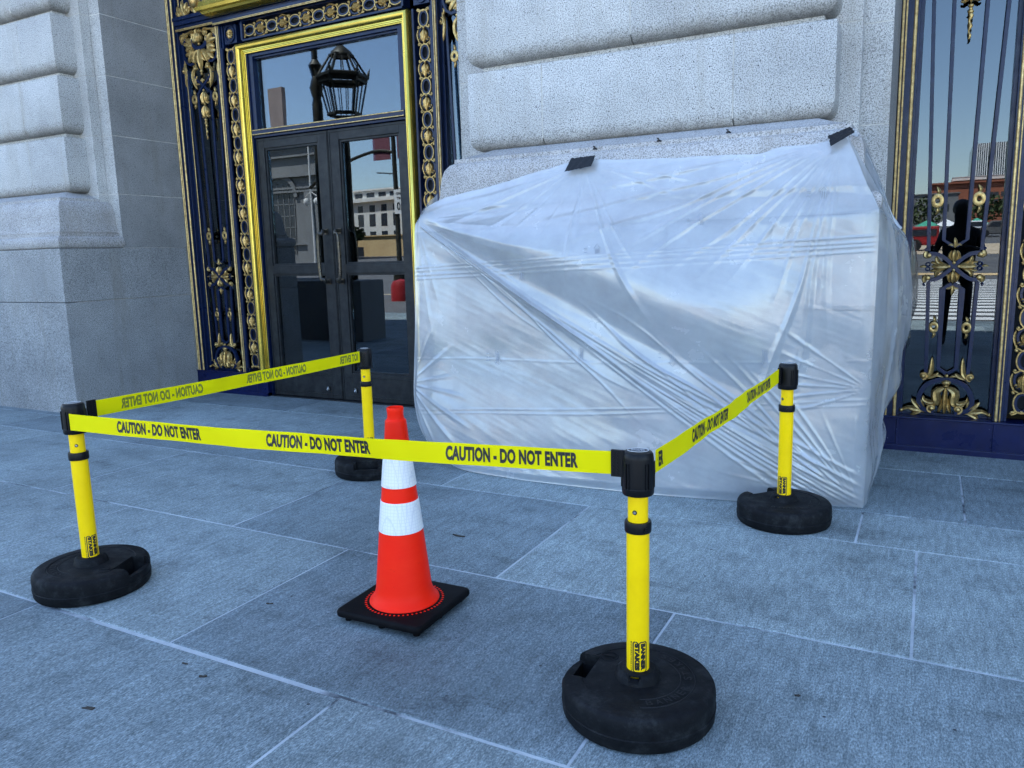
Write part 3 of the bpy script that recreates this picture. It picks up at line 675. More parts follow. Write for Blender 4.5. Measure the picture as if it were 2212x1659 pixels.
    # door leaves
    for s_ in (1, -1):
        lf = MB(); a, b = sorted((s_ * .003, s_ * .845)); o_i = (.115 if s_ > 0 else .115); 
        gx0, gx1 = (a + .115, b - .09) if s_ > 0 else (a + .09, b - .115)
        for (p, q, r, t_) in ((a, gx0, .012, 2.385), (gx1, b, .012, 2.385), (gx0, gx1, 2.295, 2.385), (gx0, gx1, 1.155, 1.235), (gx0, gx1, .012, .262)):
            lf.box(p, q, .05, .10, r, t_)
        leaf = P('door_leaf', lf, M['bronze'], smooth=0, bevel=.003)
        tr = MB()
        for (z0, z1) in ((1.235, 2.295), (.262, 1.155)):
            for (p, q, r, t_) in ((gx0, gx0 + .018, z0, z1), (gx1 - .018, gx1, z0, z1), (gx0 + .0181, gx1 - .0181, z0, z0 + .018), (gx0 + .0181, gx1 - .0181, z1 - .018, z1)): tr.box(p, q, .062, .095, r, t_)
        tr.box(a + .006, a + .018, .044, .05, .02, 2.375).box(b - .018, b - .006, .044, .05, .02, 2.375).box(a + .0181, b - .0181, .044, .05, 2.363, 2.375)
        tr.box(a + .05, b - .05, .044, .05, .05, .056).box(a + .05, b - .05, .044, .05, .225, .231)
        obj('glazing_bead', tr, M['bronze'], leaf, smooth=0, bevel=.0015)
        obj('glass_pane', MB().box(gx0 + .0182, gx1 - .0182, .084, .089, 1.2532, 2.2768).box(gx0 + .0182, gx1 - .0182, .084, .089, .2802, 1.1368), M['glass'], leaf, smooth=0)
        hx = s_ * .075; hp = [(hx, .048, 1.525), (hx, .0, 1.53), (hx, -.022, 1.505), (hx + s_ * .038, -.026, 1.47), (hx + s_ * .038, -.026, 1.14), (hx, -.022, 1.105), (hx, .0, 1.082), (hx, .048, 1.085)]
        hb = MB().tube(interp(hp, 40), .0155, 10); hb.box(hx - .017, hx + .017, .040, .0495, 1.50, 1.55).box(hx - .017, hx + .017, .040, .0495, 1.06, 1.11)
        obj('handle', hb, M['handle'], leaf)
        obj('push_bar', MB().tube([(gx0 + .04, .125, 1.045), (gx1 - .04, .125, 1.045)], .016, 10).box(gx0 - .02, gx0 + .045, .11, .15, 1.02, 1.07).box(gx1 - .045, gx1 + .02, .11, .15, 1.02, 1.07), M['brass'], leaf)
        lk = MB().box(s_ * .16 - .010, s_ * .16 + .010, .028, .044, .085, .125).ball((s_ * .16, .030, .098), .014, n=6); obj('floor_bolt', lk, M['steel'], leaf)
    P('threshold', MB().box(-.85, .85, .0, .16, -.03, .008), M['bronze'], smooth=0, bevel=.002)
    # band above the cornice
    up = MB().box(-H + .10, H - .10, .10, .14, 3.61, 6.2).box(-1.19, 1.19, .0, .09, 3.601, 3.66)
    P('upper_panel', up, M['blue'], smooth=0)
    for s_ in (1, -1):
        uo = MB()
        cx = s_ * 1.46
        for dx in (-.10, .02, .13): acanthus(uo, cx + dx * 1.2, 3.56, 95 - dx * 120, .14, 5, 45, .022, .026)
        uo.tube([(p[0], -.014, p[2]) for p in spiral(cx - .10, 3.60, .035, .008, radians(200), 1.2)], .009, 6); uo.ball((cx - .1, -.015, 3.598), .018)
        uo.ball((cx + .02, -.03, 3.66), .05, sz=1.3, n=12); uo.ball((cx + .09, -.015, 3.61), .020)
        acanthus(uo, cx + s_ * .19, 3.56, 90 - s_ * 20, .10, 5, 60, .020, .02); acanthus(uo, cx - s_ * .20, 3.56, 90 + s_ * 30, .12, 4, 50, .020, .02)
        uo.tube([(s_ * (H - .13), .0, 3.55), (s_ * (H - .13), .0, 6.2)], .006, 6); uo.tube([(s_ * (H - .19), .0, 3.57), (s_ * (H - .19), .0, 6.2)], .005, 6)
        P('frieze_ornament', uo, M['gold'], y=.03, smooth=50)
    uo = MB()
    for k in range(-9, 10): acanthus(uo, k * .12, 3.665, 90, .09, 5, 60, .016, .02)
    P('cornice_ornament', uo, M['gold'], y=.03, smooth=50)
    return root
portal(-4.685, 'blue and gold doorway with dark double door left of the wrapped pier')
portal(XR2 + 1.815, 'blue and gold grille window right of the wrapped pier')

# ------------------------------------------------------------ lettering
def textmb(txt, h, width=None, bold=.0, spacing=1.0):
    cu = bpy.data.curves.new('t', 'FONT'); cu.body = txt; cu.size = 1; cu.offset = bold; cu.space_character = spacing; cu.resolution_u = 3
    o = bpy.data.objects.new('t', cu); C.objects.link(o); dg = bpy.context.evaluated_depsgraph_get(); dg.update()
    me = bpy.data.meshes.new_from_object(o.evaluated_get(dg)); mb = MB()
    vs = [v.co.copy() for v in me.vertices]; fs = [tuple(p.vertices) for p in me.polygons]
    bpy.data.objects.remove(o); bpy.data.curves.remove(cu); bpy.data.meshes.remove(me)
    x0 = min(v.x for v in vs); x1 = max(v.x for v in vs); y0 = min(v.y for v in vs); y1 = max(v.y for v in vs)
    sy = h / (y1 - y0); sx = (width / (x1 - x0)) if width else sy
    mb.add([((v.x - x0) * sx, (v.y - y0) * sy, 0) for v in vs], fs); mb.w = (x1 - x0) * sx; mb.h = h
    return mb
def subdiv_u(mb, step):   # cut long faces so that flat lettering can follow a curved surface
    bm = bmesh.new(); me = bpy.data.meshes.new('x'); me.from_pydata(mb.v, [], mb.f); bm.from_mesh(me)
    for ax in (0, 1):
        lo = min(v.co[ax] for v in bm.verts); hi = max(v.co[ax] for v in bm.verts); k = lo + step
        while k < hi:
            n = Vector((1, 0, 0)) if ax == 0 else Vector((0, 1, 0))
            bmesh.ops.bisect_plane(bm, geom=bm.verts[:] + bm.edges[:] + bm.faces[:], plane_co=n * k, plane_no=n); k += step
    bm.verts.index_update(); out = MB(); out.add([v.co[:] for v in bm.verts], [tuple(v.index for v in f.verts) for f in bm.faces]); bm.free(); bpy.data.meshes.remove(me)
    out.w = mb.w; out.h = mb.h; return out

# ------------------------------------------------------------ barrier posts
def flatobj(name, mb, mt, parent, **kw): return obj(name, mb, mt, parent, smooth=0, **kw)
def make_base():
    prof = [(.196, .0), (.206, .003), (.212, .012), (.2150, .040), (.2125, .043), (.2140, .074), (.2120, .088), (.2065, .0970), (.198, .1010), (.160, .1030), (.1585, .1012), (.112, .1030), (.075, .1045), (.030, .1045)]
    mb = MB(); mb.lathe([(max(r, 1e-5), z) for r, z in prof], n=72)
    bo = obj('weighted_base', mb, M['rubber'], smooth=40)
    cut = MB().box(-.190, -.132, -.066, .062, .022, .2).box(-.26, -.182, -.075, .070, .070, .2)
    co = obj('c', cut, M['rubber'], smooth=0)
    hole = MB().lathe([(.0405, .05), (.0405, .2)], n=32); ho = obj('h', hole, M['rubber'], smooth=0)
    for q in (co, ho):
        md = bo.modifiers.new('b', 'BOOLEAN'); md.operation = 'DIFFERENCE'; md.object = q; md.solver = 'EXACT'; md.use_self = True
    dg = bpy.context.evaluated_depsgraph_get(); dg.update(); me = bpy.data.meshes.new_from_object(bo.evaluated_get(dg))
    bo.modifiers.clear(); old = bo.data; bo.data = me; me.name = 'weighted_base'
    for q in (co, ho): bpy.data.objects.remove(q)
    me.shade_smooth(); me.set_sharp_from_angle(angle=radians(38))
    b = bo.modifiers.new('bevel', 'BEVEL'); b.width = .0035; b.segments = 2; b.limit_method = 'ANGLE'; b.angle_limit = radians(50)
    return bo
def make_post():
    root = empty('barrier_post', (0, 0, 0), 'x', 'barrier post', 'yellow barrier posts holding the caution belts')
    bo = make_base(); bo.parent = root
    # boss with slot
    boss = MB(); n = 40; ring = []
    prof = [(.066, .100), (.062, .112), (.056, .128), (.050, .1315), (.041, .130), (.040, .06)]
    v = []; f = []
    for r, z in prof:
        for i in range(n):
            a = 2 * pi * i / n; d = abs(((a - radians(-85) + pi) % (2 * pi)) - pi); zz = z
            if d < radians(17) and z > .115: zz = .113 + .004 * (r < .05)
            v.append((r * cos(a), r * sin(a), zz))
    for k in range(len(prof) - 1):
        for i in range(n): j = (i + 1) % n; f.append((k * n + i, k * n + j, (k + 1) * n + j, (k + 1) * n + i))
    boss.add(v, f); obj('boss', boss, M['rubber'], bo, smooth=45)
    pl = MB().lathe([(.022, .1), (.022, .1035), (.0255, .1045), (.0275, .1035), (.0275, .1)], (-.108, .072, 0), 28).lathe([(.0215, .098), (.0215, .1015)], (-.108, .072, 0), 28)
    a = radians(20); pl.box(-.108 - .017, -.108 + .017, .072 - .0035, .072 + .0035, .101, .1065); obj('filler_plug', pl, M['rubber'], bo, smooth=40)
    eb = MB()
    txt = 'BANNER STAKES'; a0, a1 = radians(-66), radians(78)
    for i, ch in enumerate(txt):
        if ch == ' ': continue
        t = textmb(ch, .022, .0175, .01); a = a0 + (a1 - a0) * (i + .5) / len(txt); R = .148
        cx, cy = R * cos(a), R * sin(a); tx, ty = -sin(a), cos(a); ux, uy = -cos(a), -sin(a)
        nf = len(t.v); top = [(cx + tx * (p[0] - t.w / 2) + ux * (p[1] - .0), cy + ty * (p[0] - t.w / 2) + uy * p[1], .1048) for p in t.v]
        eb.add(top, t.f); eb.add([(p[0], p[1], .1015) for p in top], [q[::-1] for q in t.f])
    for R in (.157, .118):
        eb.tube([(R * cos(a0 - .08 + (a1 - a0 + .16) * k / 30), R * sin(a0 - .08 + (a1 - a0 + .16) * k / 30), .1028) for k in range(31)], .0014, 5)
    obj('embossed_lettering', eb, M['scuffed'], bo, smooth=0)
    # pole
    po = MB().lathe([(.0312, .105), (.0312, .54)], n=40); pole = obj('pole', po, M['yellow'], root, smooth=60)
    obj('upper_pole', MB().lathe([(.0275, .53), (.0275, .645)], n=40), M['yellow'], pole, smooth=60)
    obj('floor_collar', MB().lathe([(.034, .124), (.0465, .124), (.0475, .128), (.046, .132), (.034, .132)], n=40), M['rubber'], pole, smooth=40)
    obj('clamp_collar', MB().lathe([(.0315, .5305), (.0358, .5305), (.0366, .534), (.0366, .556), (.0350, .5605), (.0275, .5605)], n=40).tube([(.0365 * cos(radians(-60)), .0365 * sin(radians(-60)), .543), (.040 * cos(radians(-60)), .040 * sin(radians(-60)), .543)], .006, 10), M['black_plastic'], pole, smooth=40)
    a = radians(-112); pn = MB(); c_ = Vector((.0275 * cos(a), .0275 * sin(a), .590)); pn.tube([c_, c_ + Vector((cos(a), sin(a), 0)) * .0025], .0035, 12); po2 = obj('lock_pin', pn, M['steel'], pole, smooth=40)
    pr = MB(); tg = Vector((-sin(a), cos(a), 0)); pr.tube([c_ + (tg * cos(k) + Vector((0, 0, 1)) * sin(k)) * .0052 + Vector((cos(a), sin(a), 0)) * .0006 for k in [2 * pi * j / 14 for j in range(14)]], .0014, 5, closed=True); obj('pin_hole', pr, M['ink'], pole)
    # head cassette
    hd = MB().lathe([(.030, .636), (.0410, .636), (.0430, .640), (.0435, .655), (.0422, .657), (.0422, .735), (.0410, .746), (.037, .7525), (.028, .755), (.0, .7565)][::1], n=56)
    head = obj('belt_cassette', hd, M['black_plastic'], root, smooth=30)
    rb = MB()
    for a in (-128, -52, 52, 128, 0, 180):
        a = radians(a); t = Vector((-sin(a), cos(a), 0)); o_ = Vector((cos(a), sin(a), 0))
        for q in (-1, 1):
            p = o_ * .0422 + t * q * .0048; v = []
            for dr in (-.003, .0032):
                for dt in (-.0011, .0011):
                    for z in (.656, .727): w_ = p + o_ * dr + t * dt; v.append((w_.x, w_.y, z))
            rb.add(v, [(0, 1, 3, 2), (4, 6, 7, 5), (0, 4, 5, 1), (2, 3, 7, 6), (0, 2, 6, 4), (1, 5, 7, 3)])
    obj('side_rib', rb, M['black_plastic'], head, smooth=0, bevel=.0006)
    lb = MB(); lb.tube([(.028 * cos(k), .021 * sin(k), .7566) for k in [2 * pi * j / 40 for j in range(40)]], .0009, 4, closed=True)
    for tt, yy, hh in (('BANNER', .0012, .0085), ('STAKES', -.0105, .0085)):
        t = textmb(tt, hh, .036, .02); lb.add([(p[0] - .018, p[1] + yy, .7572) for p in t.v], t.f)
    obj('cap_print', lb, M['white_ink'], head, smooth=0)
    # pole decal
    dc = MB()
    def put(t, u0, v0):      # u along -z, v towards screen right
        t = subdiv_u(t, .004)
        for p in [0]:
            dc.add([(u0 + q[0], v0 + q[1], 0) for q in t.v], t.f)
    put(textmb('BANNER', .0135, .080, .085), .012, .0062); put(textmb('STAKES', .0140, .080, .085), .012, -.0112); put(textmb('BANNERSTAKES.COM', .0042, .092, .02), .008, -.0235)
    def bar(pts, w=.0034):
        t = MB(); 
        for a, b in zip(pts[:-1], pts[1:]):
            d = (Vector(b) - Vector(a)); L = d.length; d.normalize(); nn = Vector((-d.y, d.x)) * w / 2; k = max(1, int(L / .004)); a = Vector(a) - d * w / 2; L += w
            vs = []; 
            for i in range(k + 1): q = a + d * L * i / k; vs += [(q.x + nn.x, q.y + nn.y, 0), (q.x - nn.x, q.y - nn.y, 0)]
            t.add(vs, [(2 * i, 2 * i + 1, 2 * i + 3, 2 * i + 2) for i in range(k)])
        dc.add(t.v, t.f)
    bar([(.012, .002), (.008, .006), (.008, .020), (.012, .023), (.092, .023), (.097, .018), (.097, .006)]); bar([(.012, -.002), (.008, -.006), (.008, -.012), (.012, -.0155), (.092, -.0155), (.097, -.011), (.097, .001)])
    R = .0315
    dc.xf(lambda u, v, w: (R * sin(v / R), -R * cos(v / R), .228 - u))
    dec = obj('decal', dc, M['ink'], pole, smooth=0)
    return root
POSTS = [((-.666, 1.94), 2, radians(4), 'nearest yellow barrier post, with the caution belts meeting at its black head', radians(16)),
         ((-2.923, 1.818), 178 + 24, radians(14), 'yellow barrier post at the far left in front of the bare granite pedestal', radians(62)),
         ((-.558, 3.728), -40, radians(-24), 'yellow barrier post standing against the plastic sheet at right', radians(-2)),
         ((-2.937, 3.626), 120, radians(0), 'yellow barrier post behind the traffic cone in front of the dark door', radians(120))]
p0 = make_post(); p0['label'] = ''
roots = [p0]
for i in range(3):
    c = p0.copy(); C.objects.link(c)
    for ch in p0.children: link_copy(ch, c)
    roots.append(c)
for rt, (xy, rb, rd, lab, ra) in zip(roots, POSTS):
    rt.location = (xy[0], xy[1], 0); rt['label'] = lab
    camdir = math.atan2(-xy[0], xy[1])        # direction of the camera seen from the post, as rotation of -y
    for ch in rt.children:
        if ch.name.startswith('weighted_base'): ch.rotation_euler = (0, 0, radians(rb))
        elif ch.name.startswith('pole'):
            ch.rotation_euler = (0, 0, math.atan2(-xy[0], xy[1]) + rd)
        else: ch.rotation_euler = (0, 0, ra)

# ------------------------------------------------------------ belts
BELTW = .064
def belt(a, b, za, zb, sag, spans, label, thru=False, clip_end=1, clip_w=.032):
    A = Vector((*a, 0)); B = Vector((*b, 0)); D = B - A; L = D.length; d = D.normalized(); nn = Vector((d.y, -d.x, 0))   # nn: text side
    def Pt(u, v, off):
        t = max(0, min(1, u / L)); z = za + (zb - za) * t - sag * 4 * t * (1 - t) + v
        w = .0050 * sin(u * 9 + v * 22) * sin(pi * t) + .0015 * sin(u * 31 + v * 40) * sin(pi * t)
        q = A + d * u + nn * (w + off); return (q.x, q.y, z)
    n = 90; m = 4; mb = MB()
    for off, fl in ((.0004, 1), (-.0004, -1)):
        v = [Pt(L * i / n, BELTW * j / m, off) for i in range(n + 1) for j in range(m + 1)]
        f = [(i * (m + 1) + j, (i + 1) * (m + 1) + j, (i + 1) * (m + 1) + j + 1, i * (m + 1) + j + 1) for i in range(n) for j in range(m)]
        mb.add(v, f if fl > 0 else [q[::-1] for q in f])
    o = obj('caution_belt', mb, M['belt'], smooth=60); tag(o, label, 'barrier belt', 'caution belts between the posts')
    base = textmb('CAUTION - DO NOT ENTER', .044, .415, .050, 1.05)
    t = subdiv_u(base, .02)
    for s0 in spans:
        for off, mt, nm in (((.0013, M['ink'], 'lettering'),) if not thru else ((.0013, M['ink'], 'lettering'), (-.0011, M['ink_thru'], 'show_through_lettering'))):
            vs = [(s0 + p[0], p[1] + .0115) for p in t.v]; keep = [i for i, p in enumerate(vs) if 0.012 < p[0] < L - .012]
            ks = set(keep); fs = [q for q in t.f if all(k in ks for k in q)]
            if not fs: continue
            tm = MB().add([Pt(p[0], p[1], off) for p in vs], fs); obj(nm, tm, mt, o, smooth=0)
    if clip_end is not None:
        q = B if clip_end else A; sgn = -1 if clip_end else 1; z0 = (zb if clip_end else za) - .005
        cl = MB(); u0 = L - .002 if clip_end else 0
        c0 = Vector(q); e = c0 + d * (.036 if clip_end else -.036)
        v = []
        for p in (c0, e):
            for off in (-.005, .006):
                for z in (z0, z0 + BELTW + .010): w = p + nn * off; v.append((w.x, w.y, z))
        cl.add(v, [(0, 1, 3, 2), (4, 6, 7, 5), (0, 4, 5, 1), (2, 3, 7, 6), (0, 2, 6, 4), (1, 5, 7, 3)])
        for k in range(7):
            for j in range(2):
                p = c0 + d * (.008 + .011 * j) * (1 if clip_end else -1); z = z0 + .008 + k * .0095; w = []
                for off in (.0062, .0085) if not thru else (-.0052, -.0075):
                    for dd in (-.0022, .0022):
                        for dz in (-.0012, .004): x = p + nn * off + d * dd; w.append((x.x, x.y, z + dz))
                cl.add(w, [(0, 1, 3, 2), (4, 6, 7, 5), (0, 4, 5, 1), (2, 3, 7, 6), (0, 2, 6, 4), (1, 5, 7, 3)])
        obj('belt_clip', cl, M['black_plastic'], o, smooth=0, bevel=.001)
    return o
belt((-2.885, 1.775), (-.735, 1.922), .6585, .6870, .012, [.258, .962, 1.645], 'front yellow caution belt passing in front of the traffic cone')
belt((-.632, 1.985), (-.590, 3.672), .6850, .6700, .006, [-.355, .345, 1.08], 'right yellow caution belt running back towards the plastic sheet')
belt((-2.937, 3.58), (-2.912, 1.905), .680, .686, .004, [-.235, .462, 1.150], 'back yellow caution belt with its lettering reversed, left of the cone', thru=True)

# ------------------------------------------------------------ traffic cone
cr = empty('traffic_cone', (-1.640, 2.175, 0), 'red orange traffic cone with two white bands on a black square base', 'traffic cone', rz=radians(1.5))
sq = []
for cx, cy, a0 in ((.155, .155, 0), (-.155, .155, 90), (-.155, -.155, 180), (.155, -.155, 270)):
    for k in range(6): a = radians(a0 + 18 * k); sq.append((cx + .026 * cos(a), cy + .026 * sin(a)))
rings = [[(x * s, y * s, z) for x, y in sq] for s, z in ((.955, .021), (.99, .023), (1.0, .027), (1.0, .038), (.985, .0435), (.955, .0465))]
mb = MB(); loft(mb, rings)
for x in (-1, 0, 1):
    for y in (-1, 0, 1):
        if x or y: mb.lathe([(.012, 0), (.015, .022)], (x * .145, y * .145, 0), 10)
cbase = obj('cone_base', mb, M['cone_base'], cr, smooth=35)
body = MB().lathe([(.126, .047), (.1275, .049), (.126, .054), (.120, .060), (.112, .068), (.1055, .082), (.101, .10), (.0795, .310), (.0785, .316), (.0605, .478), (.0440, .640), (.0375, .712), (.0365, .716), (.030, .722), (.0285, .733), (.0290, .745), (.0305, .757), (.0285, .762), (.024, .762), (.022, .74), (.02, .6)], n=64)
cb_ = obj('cone_body', body, M['cone'], cr, smooth=35)
def rr(z): return .0795 + (.0440 - .0795) * (z - .310) / (.640 - .310)
for z0, z1 in ((.316, .428), (.480, .632)):
    obj('reflective_band', MB().lathe([(rr(z0) + .0002, z0), (rr(z0) + .0018, z0 + .0015), (rr(z1) + .0018, z1 - .0015), (rr(z1) + .0002, z1)], n=64), M['reflect'], cr, smooth=35)
dt = MB()
for k in range(56):
    a = 2 * pi * k / 56; R = .1400; t = Vector((-sin(a), cos(a))); o_ = Vector((cos(a), sin(a)))
    q = [o_ * R + t * .0035 * cos(j) + o_ * .0045 * sin(j) for j in [2 * pi * i / 8 for i in range(8)]]; dt.slab([(p.x, p.y) for p in q], .0462, .0474)
obj('rivet_ring', dt, M['cone'], cbase, smooth=0)

# ------------------------------------------------------------ plastic sheet round the pier
def poly(pts, t):       # Catmull-Rom through a list of tuples, chord-parametrised
    return pts
class Cv:
    def __init__(s, pts):
        s.p = [Vector(q) for q in pts]; s.d = [0]
        for a, b in zip(s.p[:-1], s.p[1:]): s.d.append(s.d[-1] + (b - a).length)
        s.L = s.d[-1]
    def __call__(s, t):
        x = max(0, min(1, t)) * s.L; k = 0
        while k < len(s.p) - 2 and s.d[k + 1] < x: k += 1
        u = (x - s.d[k]) / max(1e-9, s.d[k + 1] - s.d[k]); p = s.p
        p0 = p[max(k - 1, 0)]; p3 = p[min(k + 2, len(p) - 1)]; q = .5 * ((2 * p[k]) + (p[k + 1] - p0) * u + (2 * p0 - 5 * p[k] + 4 * p[k + 1] - p3) * u * u + (3 * p[k] - p0 - 3 * p[k + 1] + p3) * u ** 3)
        return q
TOP = Cv([(-2.805, 4.065, 1.52), (-2.74, 4.075, 1.585), (-2.64, 4.10, 1.625), (-2.52, 4.125, 1.648), (-2.26, 4.13, 1.69), (-2.05, 4.135, 1.735), (-1.81, 4.14, 1.782), (-1.66, 4.14, 1.782), (-1.36, 4.145, 1.765), (-.99, 4.14, 1.752), (-.80, 4.14, 1.745), (-.68, 4.14, 1.768), (-.52, 4.14, 1.77), (-.395, 4.16, 1.80)])
BOT = Cv([(-2.60, 3.90, .055), (-2.43, 3.85, .014), (-2.1, 3.82, .007), (-1.852, 3.815, .006), (-1.27, 3.845, .006), (-.8, 3.92, .006), (-.58, 3.965, .006), (-.232, 4.045, .008)])
LFT = Cv([(-2.805, 4.065, 1.52), (-2.822, 4.045, 1.48), (-2.826, 4.035, 1.41), (-2.824, 4.02, 1.25), (-2.822, 3.99, .86), (-2.842, 3.99, .62), (-2.832, 3.96, .38), (-2.76, 3.93, .19), (-2.60, 3.90, .055)])
RGT = Cv([(-.395, 4.16, 1.80), (-.345, 4.13, 1.70), (-.29, 4.09, 1.57), (-.240, 4.055, 1.47), (-.226, 4.045, 1.38), (-.224, 4.040, .9), (-.226, 4.04, .45), (-.229, 4.042, .2), (-.232, 4.045, .008)])
def sm(a, b, x): t = max(0, min(1, (x - a) / (b - a))); return t * t * (3 - 2 * t)
def ridge(x): x = abs(x); return max(0, 1 - x) ** 1.4
def nz(x, y, z=0): return noise.noise(Vector((x, y, z)))
FAN = {}
def fan(x, z, cx, cz, specs, r0, r1):
    dx, dz = x - cx, z - cz; r = math.hypot(dx, dz)
    if r < 1e-4: return 0
    a = math.degrees(math.atan2(dz, dx)); h = 0
    for ang, w, amp, rl in specs:
        d = (a - ang + 180) % 360 - 180; d += 1.3 * sin(r * 3.1 + ang) + .5 * sin(r * 8 + ang * 2)
        if abs(d) > w * 3: continue
        ww = w * (.62 + .05 / (r + .03)); h += FA[cx] * amp * ridge(d / ww) * sm(0, .10, r) * (1 - sm(rl * .55, rl, r)) * min(1, .35 + r * 1.2)
    return h
FA = {-1.735: .38, -.400: .42, -.24: .42, -2.80: .35, -.235: .6, -2.86: .38}
T1 = (-1.735, 1.775, [(-90, 3.2, .022, .75), (-84, 2.5, .014, .5), (-62, 3.0, .030, 1.15), (-55, 2.4, .020, .8), (-147, 3.5, .022, .8), (-158, 3.5, .026, 1.1), (-166, 3, .018, .8), (-135, 3, .014, .6), (-20, 2.6, .018, .7), (-12, 2.2, .016, .9), (-35, 2.5, .010, .5), (-112, 3, .010, .5), (-172, 2, .016, .9)])
T2 = (-.400, 1.790, [(-93, 3.0, .022, 1.0), (-99, 2.6, .026, 1.6), (-104, 2.4, .024, 1.7), (-111, 2.6, .018, .9), (-117, 2.2, .022, .7), (-125, 2.6, .020, .9), (-133, 2.6, .024, 1.0), (-141, 2.5, .022, 1.1), (-150, 2.3, .026, 1.3), (-156, 2, .020, 1.4), (-161, 2.0, .024, 1.7), (-166, 1.7, .020, 1.9), (-171, 1.6, .022, 1.6), (-175.5, 1.6, .015, 1.3)])
T3 = (-.24, .03, [(142.8, 1.0, .018, 1.9), (145, .9, .020, 2.0), (147.2, 1.0, .016, 1.7), (139.5, 1.5, .017, 1.5), (136, 1.4, .015, 1.25), (132, 1.6, .016, 1.1), (127.5, 1.6, .014, .95), (122, 2, .012, .7), (151, 1.3, .014, 1.4), (155, 1.5, .012, 1.1), (160, 1.5, .009, .8), (165, 2, .008, .7), (114, 2.4, .009, .55), (170, 2, .007, .8)])
T4 = (-2.80, 1.50, [(-33.5, .75, .017, 1.9), (-31.6, .6, .015, 1.9), (-35.2, .65, .015, 2.0), (-37.2, .6, .011, 1.3), (-29, 1.3, .010, 1.0), (-24, 2.4, .010, .9), (-12, 3, .012, 1.1), (-5, 2.4, .012, .9), (2, 2.4, .014, 1.0), (7, 2, .014, .8), (-17, 2, .008, .8), (-70, 5, .012, .6), (-80, 4, .010, .8)])
T5 = (-.235, .60, [(178, 2.2, .012, .55), (168, 2.6, .012, .45), (155, 3, .011, .5), (189, 2.6, .010, .45), (142, 3.5, .012, .55), (200, 3, .009, .4)])
T6 = (-2.86, .50, [(-8, 5, .014, .5), (-25, 5, .018, .6), (-42, 5, .020, .6), (-58, 4.5, .018, .5), (12, 5, .014, .4), (38, 6, .018, .45), (60, 6, .016, .5)])
CON = []
def front(s, t):
    Ct, Cb, Cl, Cr = TOP(s), BOT(s), LFT(t), RGT(t)
    P = Ct * (1 - t) + Cb * t + Cl * (1 - s) + Cr * s - (TOP(0) * (1 - s) * (1 - t) + TOP(1) * s * (1 - t) + BOT(0) * (1 - s) * t + BOT(1) * s * t)
    x, z = P.x, P.z
    # lie over the moulding and pedestal, never inside the stone
    ys = 4.068 if z < 1.56 else 4.068 + (z - 1.56) * .28
    y = min(P.y, ys)
    y -= .030 * sin(pi * s) * sm(1.80, 1.45, z) * sm(.0, .3, z)
    h = 0
    for cx, cz, sp in (T1, T2, T3, T4, T5, T6): h += fan(x, z, cx, cz, sp, 0, 0)
    # broad tension valley from the upper left corner under the upper billow
    q = ((x + 2.80) * .44 + (z - 1.50) * .90); al = (x + 2.80) * .90 - (z - 1.5) * .44
    w = .05 + .26 * sm(0, 1.5, al); env = sm(0, .35, al) * (1 - sm(1.7, 2.5, al))
    h += .10 * env * sm(-w * .2, w, q) * (1 - sm(w * 1.0, w * 2.6, q))
    h += .020 * env * (1 - sm(0, .10, abs(q + .05)))
    # straight bundle of creases from the upper left corner to the lower right corner
    la = ((x + 2.80) * .8660 - (z - 1.49) * .5000) / 2.95; lp = (x + 2.80) * .5000 + (z - 1.49) * .8660
    if 0 < la < 1.05:
        sp_ = .16 + 1.5 * sm(.25, 1.05, la)
        for k, (o_, am) in enumerate(((-.085, .5), (-.058, .8), (-.040, 1), (-.026, .8), (-.010, 1.1), (.004, .9), (.017, 1), (.030, .6), (.052, .9), (.080, .6))):
            dd = lp - o_ * sp_ - .004 * sin(la * 13 + k); ww = .0075 + .009 * la
            if abs(dd) < ww * 1.2: h += .010 * am * ridge(dd / ww) * sm(0, .06, la) * (1 - .5 * sm(.8, 1.05, la))
    # packaging creases: nearly level thin lines
    for z0, sl_, k, am in ((1.145, .043, 4, .0034), (.66, .03, 1, .0016), (.32, .08, 2, .0018)):
        for j in range(k):
            d = z - (z0 + sl_ * (x + 2.8) + j * .024 + .008 * nz(x * 1.5, j + z0 * 9)); h += am * ridge(d / .0065)
    e = sm(0, .05, t) * sm(0, .03, s) * sm(1, .97, s) * sm(1, .96, t)
    h += (.030 * (nz(x * 1.1, z * 1.4, 3) + .5) + .006 * nz(x * 1.3 + z * 1.6, z * 3.0 + x, 7) + .0009 * nz(x * 4 + z * 6, z * 15 + x * 7, 1) + .0006 * nz(x * 9 + z * 9, z * 40 + x * 14, 5)) * e
    h = max(h, -.004)
    gap = (4.09 if z < 1.43 else 4.12) - (y - h); CON.append(max(0, min(1, 1 - (gap - .045) / .08)) * (sm(1.62, 1.52, z) * (.5 + .5 * sm(1.25, 1.4, z)) if z > 1.0 else sm(-1.6, -.3, x)))
    return Vector((x, y - h * (.25 + .75 * e), z + (.006 * nz(x * 7, 2) if t < .01 else 0)))
NS, NTT = 600, 330
sh = MB(); grid = []; PTS = {}
rows = []
LW = Cv([(-2.90, 4.42, 1.69), (-2.91, 4.45, 1.45), (-2.90, 4.45, .9), (-2.91, 4.42, .5), (-2.88, 4.40, .2), (-2.86, 4.35, .06)])
MID = Cv([(-.318, 4.33, 1.755), (-.245, 4.35, 1.60), (-.195, 4.32, 1.44), (-.145, 4.31, 1.28), (-.125, 4.31, 1.08), (-.130, 4.31, .85), (-.160, 4.3, .62), (-.195, 4.27, .42), (-.195, 4.25, .22), (-.222, 4.25, .012)])
